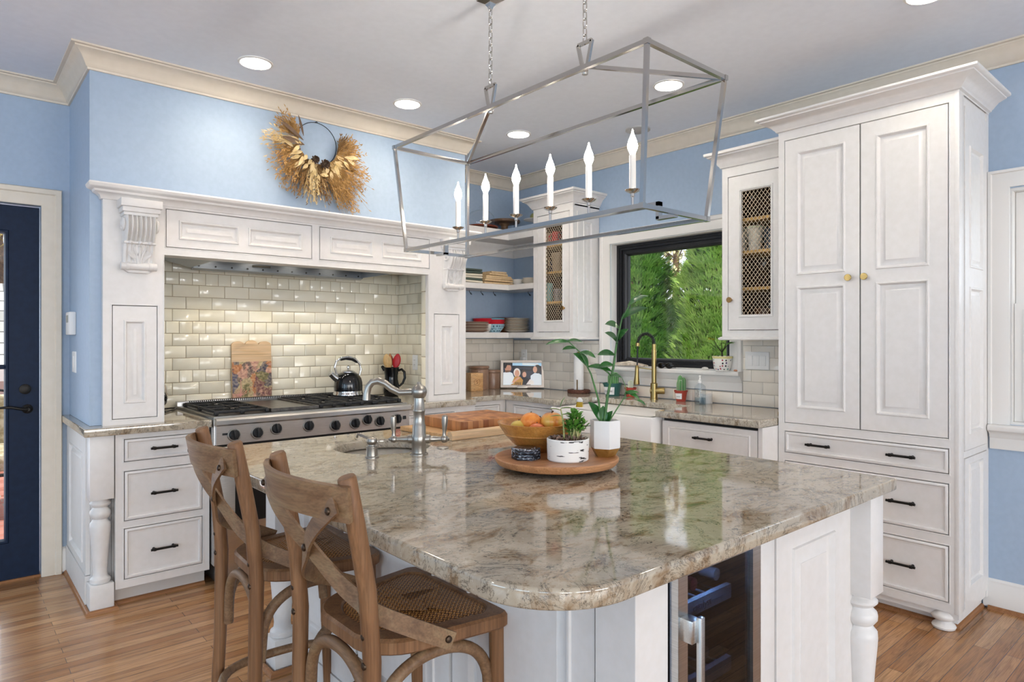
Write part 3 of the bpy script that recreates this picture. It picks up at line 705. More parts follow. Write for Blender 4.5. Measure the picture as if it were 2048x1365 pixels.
mb = MB(M3); mb.box(2.584, 2.608, 0, .873, -.19, .46); tag(mb.build('end_panel', M_white), 'white end panel between the dishwasher and the tall cabinet', 'panel')

# ---- granite worktop of the back corner and sink run
tag(slab('countertop', [[(.183, .17), (-1.450, .17), (-1.450, -.632), (-.875, -.632), (-.80, -.475), (-.47, -.475)] + [(-.462, -.49), (-.462, -.88), (-.49, -.94), (-.50, -1.055), (-.11, -1.065), (-.085, -1.10), (-.085, -1.895), (-.11, -1.925), (-.495, -1.932)] + [(-.495, -2.606), (.183, -2.606)]], .874, .914, .005, M_granite2), 'granite worktop tinted grey for daylight, running from the range corner to the tall cabinet', 'countertop')

# ---- farmhouse sink
T = thing('farmhouse_sink', 'white fireclay apron-front sink under the black window', 'sink', (-.3, -1.5, .64))
mb = MB(M3); u0, u1, v0, v1, n0, n1 = 1.062, 1.934, .638, .872, .05, .540
mb.rect(u0, u1, v0, v1, [(0, n0), (0, n1 - .02), (.006, n1 - .006), (.02, n1)], 0, True)
ms = MB(); X0, X1, Y0, Y1 = -n1 + .002, -n0, -u1, -u0
mb2 = MB()
mb2.rect(X0, X1, Y0, Y1, [(0, v1 - .012), (.003, v1 - .003), (.010, v1), (.035, v1), (.045, v1 - .005), (.05, v1 - .02), (.058, v0 + .05), (.08, v0 + .02), (.12, v0 + .015)], 0, True)
a = mb.build('apron', M_whitegloss, T); mb2.build('basin', M_whitegloss, T)

# ---- tall pantry cabinet
T = thing('pantry_cabinet', 'tall white crown-topped pantry cabinet with double doors and drawers', 'cabinet', (0, -3.04, 0))
N = .29; DO = [(2.646, 3.040, .893, 2.444), (3.0402, 3.427, .893, 2.444)]; DR = [(2.647, 3.428, .73, .848), (2.647, 3.428, .448, .686), (2.647, 3.428, .136, .399)]
mb = MB(M3); faceframe(mb, 2.612, 3.467, .092, 2.50, [(2.646, 3.427, .893, 2.444)] + DR, N - .02, N)
mb.box(2.612, 2.632, .092, 2.50, -.19, N - .02); mb.box(3.44, 3.462, .06, 2.50, -.19, N - .02); mb.box(2.612, 3.44, 2.48, 2.50, -.19, N - .02); mb.box(2.63, 3.44, .06, .092, -.19, N - .02)
mb.box(2.62, 3.44, 0, .09, -.19, .205)
mb.build('carcass', M_white, T)
MB(M3).box(2.634, 3.438, .094, 2.478, .1, N - .022).build('cavity', M_gap, T)
for i, (o, pu) in enumerate(zip(DO, ((2.714, 2.968), (3.114, 3.348)))):
    d = frame_door(M3, *o, N, [(pu[0], pu[1], 1.70, 2.370), (pu[0], pu[1], .978, 1.637)], 1.0).build('door', M_white, T)
    knob(M3, 2.990 if i == 0 else 3.067, 1.667, N).build('knob', M_brass, d)
for o in DR: put_drawer(T, M3, *o, N, (2.834, 3.231))
M4 = RW(-3.467)
for a, b, ps in ((.830, 2.44, [(-.145, .070, 1.690, 2.265), (-.145, .070, .905, 1.600)]), (.095, .80, [(-.150, .070, .185, .768)])):
    mb = frame_door(M4, -.215, .155, a, b, .004, ps, .8); mb.build('side_panel', M_white, T)
mb = MB(M4); mb.box(-.291, -.219, .0915, 2.4995, -.018, .0012, .001); mb.box(-.215, .19, .06, 2.50, -.02, -.010); mb.box(.158, .194, .06, 2.5, -.02, 0); mb.box(-.22, .158, .80, .83, -.02, 0)
mb.box(-.2, .19, .0, .092, -.05, -.03)
mb.build('side_frame', M_white, T)
crown([(.195, -2.612), (-.29, -2.612), (-.29, -3.468), (.195, -3.468)], 2.485, .085, .092).build('crown', M_white, T)
MB().lathe([(.030, .091), (.034, .086), (.050, .068), (.052, .058), (.046, .046), (.030, .038), (.032, .032), (.046, .020), (.050, .012), (.046, .002), (.036, .0), (0, 0)], (-.245, -3.395, 0), 2, 28).build('bun_foot', M_white, T)
mb = MB(); mb.sweep([(-.205, -2.62), (-.205, -3.438), (.178, -3.438)], SH); mb.build('shoe_mould', M_shoe, T)

# ---- wire-door wall cabinets
M_mesh = mat('antique_mesh_wire', '#c8b79e', .45, .25)
def wall_cab(label, xf, u0, u1, du0, du1, mu0, mu1, cpath, side, knob_u, sp):
    T = thing('wall_cabinet', label, 'cabinet', (0, -(u0 + u1) / 2, 1.36), 'wire-door wall cabinets')
    n = -xf; mb = MB(M3); V0, V1 = 1.362, 2.41
    faceframe(mb, u0, u1, V0, V1, [(du0, du1, 1.405, 2.352)], n - .02, n)
    mb.box(u0, u0 + .018, V0, V1, -.19, n - .02); mb.box(u1 - .018, u1, V0, V1, -.19, n - .02)
    mb.box(u0, u1, 2.39, V1, -.19, n - .02); mb.box(u0 + .018, u1 - .018, V0 + .018, V0 + .036, -.19, n - .02)
    mb.build('carcass', M_white, T)
    mb = MB(M3); mb.box(u0 + .018, u0 + .0185, V0 + .04, 2.388, -.185, n - .022); mb.box(u1 - .0185, u1 - .018, V0 + .04, 2.388, -.185, n - .022); mb.box(u0 + .018, u1 - .018, V0 + .036, 2.388, -.19, -.186)
    mb.build('interior', M_cabin, T)
    for z in sp: MB(M3).box(u0 + .019, u1 - .019, z - .018, z, -.185, n - .035).build('shelf', M_shelfw, T)
    # bottom lip moulding
    LP = [(0, 1.345), (.012, 1.345), (.018, 1.350), (.018, 1.358), (.006, 1.366), (0, 1.366)]
    MB().sweep(cpath, LP).build('light_rail', M_white, T)
    MB(M3).box(u0 + .004, u1 - .004, 1.346, 1.3615, -.19, n - .004).build('bottom', M_white, T)
    crown(cpath, 2.40, .105, .082).build('crown', M_white, T)
    mb = frame_door(M3, du0, du1, 1.405, 2.352, n, [(mu0, mu1, 1.500, 2.252)], 1)
    d = MB(M3)
    us = [du0 + G, mu0, mu1, du1 - G]; vs = [1.405 + G, 1.50, 2.252, 2.352 - G]
    mb.bm.free()
    for a, b, c, e in ((us[0], us[1], vs[0], vs[3]), (us[2], us[3], vs[0], vs[3]), (us[1], us[2], vs[0], vs[1]), (us[1], us[2], vs[2], vs[3])): d.box(a, b, c, e, n - .02, n)
    d.ring(mu0 - .016, mu1 + .016, 1.484, 2.268, [(0, n), (.003, n + .005), (.009, n + .005), (.015, n - .004), (.016, n - .015), (.004, n - .015)])
    d = d.build('door', M_white, T)
    knob(M3, knob_u, 1.593, n).build('knob', M_brassold, d)
    w = MB(M3); st = .0250; k = 0
    def clip(c, s):        # diagonal line v = c + s*u*1.25 inside the opening
        pts = []
        for u in (mu0, mu1):
            v = c + s * (u - mu0) * 1.3
            pts.append((u, v))
        (ua, va), (ub, vb) = pts
        lo, hi = 1.498, 2.254
        def cut(u1_, v1_, u2_, v2_, lim): tt = (lim - v1_) / (v2_ - v1_); return (u1_ + (u2_ - u1_) * tt, lim)
        if (va < lo and vb < lo) or (va > hi and vb > hi): return None
        A, B = (ua, va), (ub, vb)
        if A[1] < lo: A = cut(*A, *B, lo)
        if A[1] > hi: A = cut(*A, *B, hi)
        if B[1] < lo: B = cut(*A, *B, lo)
        if B[1] > hi: B = cut(*A, *B, hi)
        return A, B
    for s, nn in ((1, n - .012), (-1, n - .0145)):
        c = 1.2
        while c < 2.6:
            r = clip(c, s); c += st * 1.3
            if r: w.tube([(r[0][0], r[0][1], nn), (r[1][0], r[1][1], nn)], .0018, 4)
    w.build('wire_mesh', M_mesh, d)
    if side: 
        Ms = RW(-u1); frame_door(Ms, xf + .045, .195 - .042, 1.405, 2.352, .006, [(xf + .11, .195 - .095, 1.482, 2.275)], .8).build('side_panel', M_white, T)
    return T
wall_cab('white wire-door wall cabinet left of the sink window', -.112, .420, .870, .465, .832, .556, .752, [(.195, -.420), (-.112, -.420), (-.112, -.870), (.195, -.870)], True, .776, (1.655, 1.897, 2.115))
wall_cab('white wire-door wall cabinet between the sink window and the tall cabinet', -.120, 2.160, 2.610, 2.200, 2.570, 2.288, 2.477, [(.195, -2.160), (-.120, -2.160), (-.120, -2.610)], False, 2.222, (1.668, 1.892, 2.092))

# ---- open corner shelves
T = thing('corner_shelf_unit', 'white open corner shelves between the pilaster and the wire-door cabinet', 'shelf', (-.1, 0, 1.36))
def Lsh(z0, z1, f=0.0): return MB().prism([(-.882, .178), (-.882, -.104 - f), (-.112 - f, -.104 - f), (-.112 - f, -.418), (.193, -.418), (.193, .178)], z0, z1, .003)
Lsh(1.358, 1.405).build('shelf', M_white, T); Lsh(1.770, 1.815).build('shelf', M_white, T)
Lsh(2.200, 2.285).build('top_board', M_white, T)
MB().sweep([(-.882, .178), (.193, .178), (.193, -.418)], [(0, 2.09), (.01, 2.09), (.014, 2.12), (.04, 2.165), (.055, 2.185), (.058, 2.20), (0, 2.20)]).build('cornice', M_white, T)
for px, py in ((-.372, .11), (-.245, .11), (-.105, .11), (.12, -.10)):
    MB().tube([(px, py, 1.770), (px, py, 1.755), (px + .014, py - .01, 1.742), (px + .010, py - .022, 1.732), (px - .004, py - .026, 1.734), (px - .010, py - .024, 1.746)], .0026, 6).build('hook', M_black, T)
# ============================================================ RANGE
T = thing('range', 'wide stainless steel gas range with griddle and black knobs', 'range', (-2.077, -.3, 0))
X0, X1 = -2.684, -1.469
MB().box(X0, X1, -.655, .10, .12, .925, .002).build('body', M_steel, T)
mb = MB(); mb.loops([[(X0, -.66, .925), (X0, -.695, .922), (X0, -.703, .912), (X0, -.703, .890), (X0, -.695, .882), (X0, -.66, .882)], [(X1, -.66, .925), (X1, -.695, .922), (X1, -.703, .912), (X1, -.703, .890), (X1, -.695, .882), (X1, -.66, .882)]])
mb.build('bullnose', M_steelh, T)
mb = MB(); mb.loops([[(x, -.66, .882), (x, -.690, .882), (x, -.676, .779), (x, -.66, .779)] for x in (X0 + .004, X1 - .004)])
p = mb.build('control_panel', noisy('satin_panel', '#c9c9c8', '#dadad9', 6, .42, (3, 160, 160), metal=.85), T)
MB().box(X0 + .004, X1 - .004, -.668, -.655, .760, .779).build('panel_gap', M_dark, T)
MB().box(X0, X1, -.655, .10, .925, .930).build('cooktop', M_steelh, T)
MB().box(X0 + .02, X1 - .02, -.63, .02, .9302, .9320).build('burner_tray', M_blackpl, T)
Mp = Matrix(((1, 0, 0, 0), (0, .134, -.991, -.6833), (0, .991, .134, .8305), (0, 0, 0, 1)))   # control panel frame
for i, (x, z) in enumerate(((-2.589, .828), (-2.463, .828), (-2.355, .842), (-2.163, .841), (-1.995, .828), (-1.864, .830), (-1.779, .846), (-1.691, .830), (-1.566, .833))):
    v = z - .8305
    k = MB(Mp); k.lathe([(.036, -.001), (.036, .006), (.033, .010), (.030, .010), (.029, .004)], (x, v, 0), 2, 28)
    k = k.build('knob', M_nickel, T)
    b = MB(Mp); b.lathe([(.0275, .004), (.028, .014), (.026, .020), (.024, .022), (0, .022)], (x, v, 0), 2, 26)
    a = R((8, 0, 5, 0, 3, 0, 0, 4, 0)[i])
    pts = [(-.007, -.026), (.007, -.026), (.009, .026), (-.009, .026)]
    b.prism([(x + p_[0] * math.cos(a) - p_[1] * math.sin(a), v + p_[0] * math.sin(a) + p_[1] * math.cos(a)) for p_ in pts], .020, .040, .003)
    b.build('knob_cap', M_blackpl, k)
MB(Mp).box(-1.520, -1.498, -.004, .018, -.001, .007, .001).build('rocker_switch', M_blackpl, T)
MB(Mp).box(-2.650, -2.620, .0, .012, -.001, .003, .001).build('indicator', M_blackpl, T)
MB(Mp).box(-2.10, -2.02, .012, .026, -.001, .001).build('badge', M_steel, T)
# back vent with slots
mb = MB(); mb.box(X0, X1, .085, .125, .90, .958, .004); mb.box(X0 + .03, X1 - .01, .03, .09, .930, .938); bv = mb.build('back_guard', M_steelh, T)
mb = MB()
n = 90
for i in range(n): x = X0 + .07 + i * (X1 - X0 - .09) / n; mb.box(x, x + .006, .083, .118, .944, .9592)
mb.build('vent_slots', M_blackpl, bv)
def grate(x0, x1, y0, y1):
    T2 = MB(); z0, z1 = .933, .957; w = .009
    cx, cy = (x0 + x1) / 2, (y0 + y1) / 2
    for y in (y0, cy, y1): T2.box(x0, x1, y - w / 2, y + w / 2, z1 - .016, z1, .003)
    for x in (x0, x1): T2.box(x - w / 2, x + w / 2, y0, y1, z1 - .016, z1, .003)
    for q in (y0 + (y1 - y0) * .25, y0 + (y1 - y0) * .75):
        for sx in (-1, 1): T2.box(*sorted((cx + sx * .03, cx + sx * (x1 - x0) / 2)), q - w / 2, q + w / 2, z1 - .014, z1, .003)
        for sy in (-1, 1): T2.box(cx - w / 2, cx + w / 2, *sorted((q + sy * .03, q + sy * (y1 - y0) / 4)), z1 - .014, z1, .003)
        for sx in (-1, 1):
            for sy in (-1, 1): T2.strip([(cx + sx * .028, q + sy * .028, z1 - .006), (cx + sx * .075, q + sy * .07, z1 - .006)], .012, .008, (0, 0, 1))
    for x in (x0, cx, x1):
        for y in (y0, cy, y1): T2.box(x - .011, x + .011, y - .011, y + .011, z0, z1 - .004, .003)
    g = T2.build('grate', M_iron, T)
    for q in (y0 + (y1 - y0) * .25, y0 + (y1 - y0) * .75):
        MB().lathe([(.05, .932), (.05, .940), (.040, .944), (.036, .944), (.036, .950), (.0, .951)], (cx, q, 0), 2, 20).build('burner', M_blackpl, T)
grate(-2.655, -2.375, -.595, .015)
for a in (-2.045, -1.855, -1.665): grate(a, a + .17, -.595, .015)
M_griddle = noisy('griddle_steel', '#5c5a57', '#7c7a76', 30, .35, metal=.9)
mb = MB(); mb.box(-2.345, -2.075, -.60, .02, .932, .940); mb.ring(-2.355, -2.065, -.61, .03, [(0, .932), (0, .950), (.008, .950), (.010, .938), (.010, .932)]); mb.build('griddle', M_griddle, T)
# oven doors (behind the stools and island)
for a, b in ((X0 + .004, -1.92), (-1.912, X1 - .004)):
    mb = MB(); mb.box(a, b, -.675, -.655, .20, .755, .003); d = mb.build('oven_door', M_steelh, T)
    MB().box(a + .10, b - .10, -.678, -.674, .34, .60).build('oven_window', M_blackgl, d)
    mb = MB(); mb.tube([(a + .04, -.715, .705), (b - .04, -.715, .705)], .013, 12)
    for x in (a + .07, b - .07): mb.tube([(x, -.674, .705), (x, -.715, .705)], .009, 10)
    mb.build('oven_handle', M_steelh, d)
MB().box(X0 + .02, X1 - .02, -.62, .08, .02, .12).build('kick_panel', M_steelh, T)
for x in (X0 + .06, X1 - .06):
    for y in (-.58, .04): MB().lathe([(.022, 0), (.022, .12)], (x, y, 0), 2, 12).build('foot', M_blackpl, T)

# ============================================================ ISLAND
T = thing('kitchen_island', 'white panelled island cabinet carrying the large granite top', 'island', (-2.1, -2.6, 0))
IX0, IX1, IY0, IY1 = -2.705, -1.60, -3.53, -1.70
mb = MB(); mb.box(IX0 + .03, -2.66, IY0 + .006, IY1, .0, .873); mb.box(-2.66, -2.594, IY0 + .006, -2.5, 0, .873); mb.box(-2.66, -2.19, -2.90, IY1, 0, .66); mb.box(-2.66, -2.19, -2.90, -2.5, .66, .873); mb.box(-2.224, -2.19, IY0 + .006, -2.5, 0, .873); mb.box(-2.19, IX1, IY0 + .008, IY1, 0, .873)
mb.build('carcass', M_white, T)
MF = RW(IY0)
mb = MB(MF); mb.box(IX0 + .0008, -2.593, .0, .8735, -.028, .0); mb.box(-2.223, -2.125, .0, .874, -.02, .003, .001)
mb.build('front_stile', M_white, T)
frame_door(MF, -2.12, -1.672, .06, .866, .004, [(-2.03, -1.76, .16, .78)], 1.5).build('front_panel', M_white, T)
MB(MF).box(-2.12, -1.672, 0, .06, -.01, .004).build('base_board', M_white, T)
MS_ = WW(IX0); mb = MB(MS_)
mb.box(3.42, 3.5292, 0.0004, .873, -.03, 0)
mb.build('corner_stile', M_white, T)
for a, b in ((1.79, 2.30), (2.31, 2.86), (2.87, 3.415)):
    frame_door(MS_, a, b, .11, .868, -.006, [(a + .075, b - .075, .20, .78)], 1.2).build('side_panel', M_white, T)
    MB(MS_).box(a, b, 0, .11, -.03, -.002).build('base_board', M_white, T)
turned((-1.565, -3.533), .0, .874, .050, .050, .545, .13).build('leg', M_white, T)
turned((-2.728, -1.712), .0, .874, .050, .050, .545, .13).build('leg', M_white, T)
mb = MB(); mb.sweep([(-2.676, -1.652), (-2.788, -1.652), (-2.788, -1.772), (-2.70, -1.772)], SH); mb.build('shoe_mould', M_shoe, T)
MB().box(-2.128, -2.118, -3.536, -3.53, .852, .862).build('latch', M_nickel, T)

def ell(cx, cy, a, b, n=40): return [(cx + a * math.cos(2 * PI * i / n), cy + b * math.sin(2 * PI * i / n)) for i in range(n)]
XL, XR, YN, YF = -3.037, -1.502, -3.617, -1.592
SK = (-2.425, -2.005, .190)
out = [(XR, YF)] + arc(XL + .10, YF - .10, .10, 90, 180) + arc(XL + .20, YN + .20, .20, 180, 270, 14) + [(XR, YN)]
tag(slab('island_countertop', [out, ell(SK[0], SK[1], SK[2], SK[2])[::-1]], .874, .914, .007, M_granite), 'large polished granite island top with a rounded near corner', 'countertop')
T = thing('prep_sink', 'small round stainless sink set in the island top', 'sink', (SK[0], SK[1], .70))
MB().lathe([(.215, .8735), (.203, .8725), (.200, .866), (.197, .80), (.185, .74), (.15, .715), (.04, .708), (.03, .700), (0, .700)], (SK[0], SK[1], 0), 2, 40).build('basin', M_steel, T)
MB().lathe([(.032, .7085), (.030, .711), (.02, .706), (0, .705)], (SK[0], SK[1], 0), 2, 20).build('drain', M_chrome, T)

# prep faucet with two levers
FX, FY = -2.415, -2.262
T = thing('prep_faucet', 'brushed nickel bridge faucet with two lever handles on the island', 'faucet', (FX, FY, .914))
B = MB(XY((FX, FY, 0)))
B.lathe([(.034, .914), (.034, .918), (.028, .921), (.027, .955), (.030, .962), (.030, .985), (.026, .992), (.0255, 1.02), (.0245, 1.022), (.0245, 1.026), (.022, 1.030), (.0215, 1.075), (.0235, 1.079), (.0235, 1.084), (.0205, 1.088), (.020, 1.130), (.026, 1.137), (.030, 1.150), (.030, 1.160), (.024, 1.172), (.014, 1.178), (.008, 1.184), (.007, 1.190), (0, 1.192)], (0, 0, 0), 2, 28)
B.build('body', M_nickel, T)
Mq = XY((FX, FY, 0), math.atan2(SK[1] - FY, SK[0] - FX) + R(48))
sp = [(.02, 0, 1.152), (.075, 0, 1.150), (.105, 0, 1.165), (.130, 0, 1.185), (.155, 0, 1.195), (.178, 0, 1.190), (.193, 0, 1.172), (.199, 0, 1.148), (.200, 0, 1.122)]
MB(Mq).tube(sp, [.013, .013, .0135, .0135, .0135, .0135, .0135, .014, .0145], 14).build('spout', M_nickel, T)
for s in (-1, 1):
    h = MB(XY((FX, FY, 0), R(-38)))
    h.tube([(s * .022, 0, .972), (s * .04, 0, .972), (s * .045, 0, .972), (s * .06, 0, .972), (s * .075, 0, .972), (s * .09, 0, .972)], [.018, .017, .0125, .0115, .009, .010], 14)
    h.ball((s * .096, 0, .972), .0155, 14); h.tube([(s * .105, 0, .972), (s * .116, 0, .972)], [.010, .004], 10)
    l = h.build('lever', M_nickel, T)
    g = MB(XY((FX, FY, 0), R(-38)))
    g.tube([(s * .096, 0, .985), (s * .096, 0, .997), (s * .097, 0, 1.01), (s * .098, 0, 1.04), (s * .098, 0, 1.058), (s * .098, 0, 1.064)], [.008, .0065, .009, .0125, .0115, .005], 14)
    g.build('lever_grip', M_nickel, l)
T = thing('soap_pump', 'short nickel pump beside the round island sink', 'soap dispenser', (-2.585, -2.205, .914))
c = (-2.585, -2.205, 0)
MB().lathe([(.026, .914), (.026, .918), (.022, .921), (.0205, .950), (.021, .952), (.021, .956), (.014, .958), (.013, .962), (.018, .967), (.020, .976), (.017, .985), (.008, .990), (0, .990)], c, 2, 24).build('body', M_nickel, T)
MB().tube([(-2.585, -2.205, .980), (-2.600, -2.175, .990), (-2.612, -2.150, .998), (-2.615, -2.145, .985)], [.006, .0055, .0055, .005], 8).build('nozzle', M_nickel, T)
tag(MB().lathe([(.024, .914), (.024, .917), (.019, .919), (.018, .9175), (0, .9175)], (-2.265, -2.205, 0), 2, 24).build('disposal_button', M_nickel), 'round nickel button set in the island top beside the faucet', 'button')

# wine fridge in the island
T = thing('wine_fridge', 'glass door wine fridge with steel frame in the island end', 'wine fridge', (-2.41, -3.4, 0))
fu0, fu1 = -2.590, -2.228
mb = MB(MF); mb.box(fu0 + .002, fu0 + .012, .09, .868, -.58, -.004); mb.box(fu1 - .012, fu1 - .002, .09, .868, -.58, -.004); mb.box(fu0 + .002, fu1 - .002, .09, .868, -.60, -.58); mb.box(fu0 + .002, fu1 - .002, .85, .868, -.58, -.004); mb.box(fu0 + .002, fu1 - .002, .02, .10, -.58, -.02)
mb.build('cabinet', M_dark, T)
d = MB(MF)
for b in ((fu0 + .004, fu0 + .040, .095, .866), (fu1 - .042, fu1 - .004, .095, .866), (fu0 + .04, fu1 - .042, .095, .135), (fu0 + .04, fu1 - .042, .835, .866)): d.box(b[0], b[1], b[2], b[3], .0, .022)
d = d.build('door', M_steel, T)
MB(MF).box(fu0 + .038, fu1 - .040, .13, .84, .008, .014).build('pane', M_pane_dark, d)
h = MB(MF); h.box(fu0 + .030, fu0 + .046, .12, .755, .050, .062, .002); h.box(fu0 + .012, fu0 + .044, .70, .75, .020, .052, .002); h.box(fu0 + .012, fu0 + .044, .14, .19, .020, .052, .002)
h.build('handle', M_steelh, d)
M_rackf = mat('rack_front_metal', '#b9c6d2', .4, .3)
for k, z in enumerate((.34, .523, .705)):
    r_ = MB(MF); r_.box(fu0 + .045, fu1 - .062, z, z + .035, -.040, -.026)
    for i in range(7): x = fu0 + .06 + i * .04; r_.tube([(x, z + .008, -.045), (x, z + .008, -.5)], .003, 6)
    rk = r_.build('rack', M_rackf, T)
    if k == 2: text('lettering', 'catalyst', MF @ Matrix.Translation((fu0 + .17, z + .017, -.0255)), .026, mat('etched_letter', '#5e6f80', .5), rk)
M_fled = mat('blue_fridge_light', '#2038ff', .5, emit='#3a55ff', es=8)
lamp('fridge_light', 'POINT', (-2.41, IY0 + .008, .836), (0, 0, 0), 4.0, (.42, .60, 1.0), shadow_soft_size=.004)
MB(MF).box(-2.45, -2.37, .842, .848, -.13, -.11).build('light_strip', M_fled, T)
M_bottle = mat('dark_bottle_glass', '#0c120c', .08)
for i, (x, z) in enumerate(((-2.52, .792), (-2.43, .792), (-2.33, .792), (-2.50, .611), (-2.38, .611), (-2.45, .428))):
    b = thing('wine_bottle', ('dark wine bottle lying on the top rack of the wine fridge', 'dark wine bottle lying on the middle rack of the wine fridge', 'dark wine bottle lying on the lowest fridge rack')[0 if i < 3 else 1 if i < 5 else 2], 'bottle', (x, -3.3, z), 'bottles in the wine fridge')
    MB().lathe([(0, .36), (.037, .355), (.0375, .18), (.030, .13), (.015, .10), (.014, .045), (0, .044)], (x, IY0, z - .024), 1, 20).build('glass', M_bottle, b)
    MB().lathe([(.0152, .085), (.0152, .042), (0, .041)], (x, IY0, z - .024), 1, 14).build('capsule', mat('bottle_capsule', ('#8d8d90', '#6b1f24')[i % 2], .35, .5), b)

# ============================================================ STOOLS (local: faces +x, origin on the floor under the seat)
M_rattan = mat('woven_rattan', '#8d5c2c', .5); t = NT(M_rattan)
wa = t.new('TexWave'); wb = t.new('TexWave'); wb.bands_direction = 'Y'
for w_ in (wa, wb): w_.inputs['Scale'].default_value = 34; t.l.new(t.coord((1, 1, 1), (0, 0, R(45))), w_.inputs[0])
ck = t.new('TexChecker'); ck.inputs['Scale'].default_value = 108; t.l.new(t.coord((1, 1, 0), (0, 0, R(45))), ck.inputs[0])
hgt = t.mix(ck.outputs['Fac'], wa.outputs['Fac'], wb.outputs['Fac'])
t.col(t.mix(t.noise(t.coord(), 45, 3), t.ramp(hgt, [(.08, '#4a2c15'), (.45, '#a06b36'), (.9, '#cf9a5c')]), t.ramp(hgt, [(.08, '#52321a'), (.5, '#92602f'), (.9, '#bf8847')]))); t.bump(hgt, .8, .003)
M_bolt = mat('aged_bolt', '#4a3c30', .4, .8)
def make_stool():
    T = thing('bar_stool', 'x', 'bar stool', (0, 0, 0), 'cross-back stools at the island')
    # seat: rounded trapezoid
    def seat(i, z0, z1):
        f, b, wf, wb = .195 - i, -.19 + i, .228 - i, .185 - i
        P = []
        for cx, cy, r, a0, a1 in ((f - .05, wf - .05, .05, 0, 80), (b + .13, wb - .12, .13, 95, 172), (b + .13, -wb + .12, .13, 188, 265), (f - .05, -wf + .05, .05, 280, 360)): P += arc(cx, cy, r, a0, a1, 7)
        return P
    mb = MB(); o = seat(0, 0, 0); i1 = seat(.042, 0, 0)
    mb.loops([[(x, y, .620) for x, y in seat(.006, 0, 0)], [(x, y, .626) for x, y in o], [(x, y, .652) for x, y in o], [(x, y, .659) for x, y in seat(.006, 0, 0)], [(x, y, .660) for x, y in seat(.038, 0, 0)], [(x, y, .655) for x, y in i1]], 0, True, True)
    mb.build('seat', M_stool, T)
    mb = MB(); rings = []
    for k in range(6): rings.append([(x, y, .6555 + .016 * math.sin(PI / 2 * k / 5)) for x, y in seat(.043 + .030 * k, 0, 0)])
    mb.loops(rings, 0, False, True); mb.build('rattan_pad', M_rattan, T)
    for s in (-1, 1):
        mb = MB(); mb.tube([(-.225, s * .192, 0), (-.205, s * .192, .35), (-.200, s * .192, .64), (-.212, s * .193, .80), (-.240, s * .194, .95), (-.262, s * .195, 1.055), (-.2635, s * .195, 1.06)], [.019, .020, .021, .021, .021, .021, .018], 14)
        mb.build('back_post', M_stool, T)
        mb = MB(); mb.tube([(.178, s * .190, 0), (.165, s * .190, .35), (.160, s * .190, .622)], [.018, .019, .020], 14); mb.build('leg', M_stool, T)
    # bent top rail
    pts = []
    for k in range(17):
        y = -.222 + .444 * k / 16; q = 1 - (y / .222) ** 2
        pts.append((-.268 - .062 * q, y, 1.004 + .006 * q))
    mb = MB(); mb.strip(pts, .080, .013, (-.18, 0, .98)); mb.build('top_rail', M_stoolh, T)
    # crossed bent straps
    for s in (-1, 1):
        ctl = [(-.292, s * .203, 1.006), (-.297, s * .187, .993), (-.300, s * .125, .948), (-.287, s * .055, .900), (-.268, 0, .862), (-.248, -s * .06, .818), (-.222, -s * .12, .775), (-.180, -s * .167, .735), (-.100, -s * .209, .690), (-.01, -s * .234, .642)]
        pp = []
        for k in range(len(ctl) - 1):
            p0, p1, p2, p3 = (Vector(ctl[max(0, min(len(ctl) - 1, k + j))]) for j in (-1, 0, 1, 2))
            for u in range(4):
                tt = u / 4; pp.append(.5 * ((2 * p1) + (p2 - p0) * tt + (2 * p0 - 5 * p1 + 4 * p2 - p3) * tt ** 2 + (3 * p1 - p0 - 3 * p2 + p3) * tt ** 3))
        pp.append(Vector(ctl[-1]))
        if s > 0: pp = [p + Vector((.007 if p.x < -.2 else 0, 0, 0)) for p in pp]
        mb = MB(); rings = []
        for k, p in enumerate(pp):
            tg = (pp[min(k + 1, len(pp) - 1)] - pp[max(0, k - 1)]).normalized()
            q = min(1, max(0, (k - 18) / 14)); face = Vector((-1, 0, .1)).lerp(Vector((-.12, -s, 0)), q).normalized()   # turns from back-facing to side-facing
            wd = tg.cross(face).normalized(); th = wd.cross(tg).normalized()
            a = .021; b = .0035
            rings.append([p + wd * a + th * b, p - wd * a + th * b, p - wd * a - th * b, p + wd * a - th * b])
        mb.loops(rings); mb.build('cross_strap', M_stoolh, T)
    # bent arches under the seat and the foot ring
    def arch(a, b, zt, off):
        a, b, off = Vector(a), Vector(b), Vector(off); d = b - a; pts = []
        for k in range(25):
            u = k / 24
            h = math.sin(PI * u) ** .38
            f_ = .5 - .5 * math.cos(PI * u); f_ = .5 * u + .5 * f_
            pts.append(a + d * f_ + off * math.sin(PI * u) ** .5 + Vector((0, 0, (zt - a.z) * h)))
        mb = MB(); mb.tube(pts, .0155, 10); return mb.build('bent_brace', M_stoolh, T)
    arch((-.185, .165, .40), (-.185, -.165, .40), .602, (0.0, 0, 0))
    for s in (-1, 1): arch((-.185, s * .176, .40), (.150, s * .176, .40), .602, (0, 0, 0))
    ring = []
    for k in range(32):
        a = 2 * PI * k / 32; ring.append((-.02 + .212 * math.copysign(abs(math.cos(a)) ** .7, math.cos(a)), .205 * math.copysign(abs(math.sin(a)) ** .7, math.sin(a)), .235))
    mb = MB(); mb.tube(ring, .0145, 10, True); mb.build('foot_ring', M_stoolh, T)
    for (x, y, z) in ((-.3015, .185, .990), (-.3015, -.185, .990), (-.2735, 0, .862), (-.2205, -.192, .70), (-.2205, .192, .70), (-.219, -.192, .635), (-.219, .192, .635)):
        MB().lathe([(.009, 0), (.008, -.004), (.004, -.006), (0, -.0062)], (x, y, z), 0, 12).build('bolt', M_bolt, T)
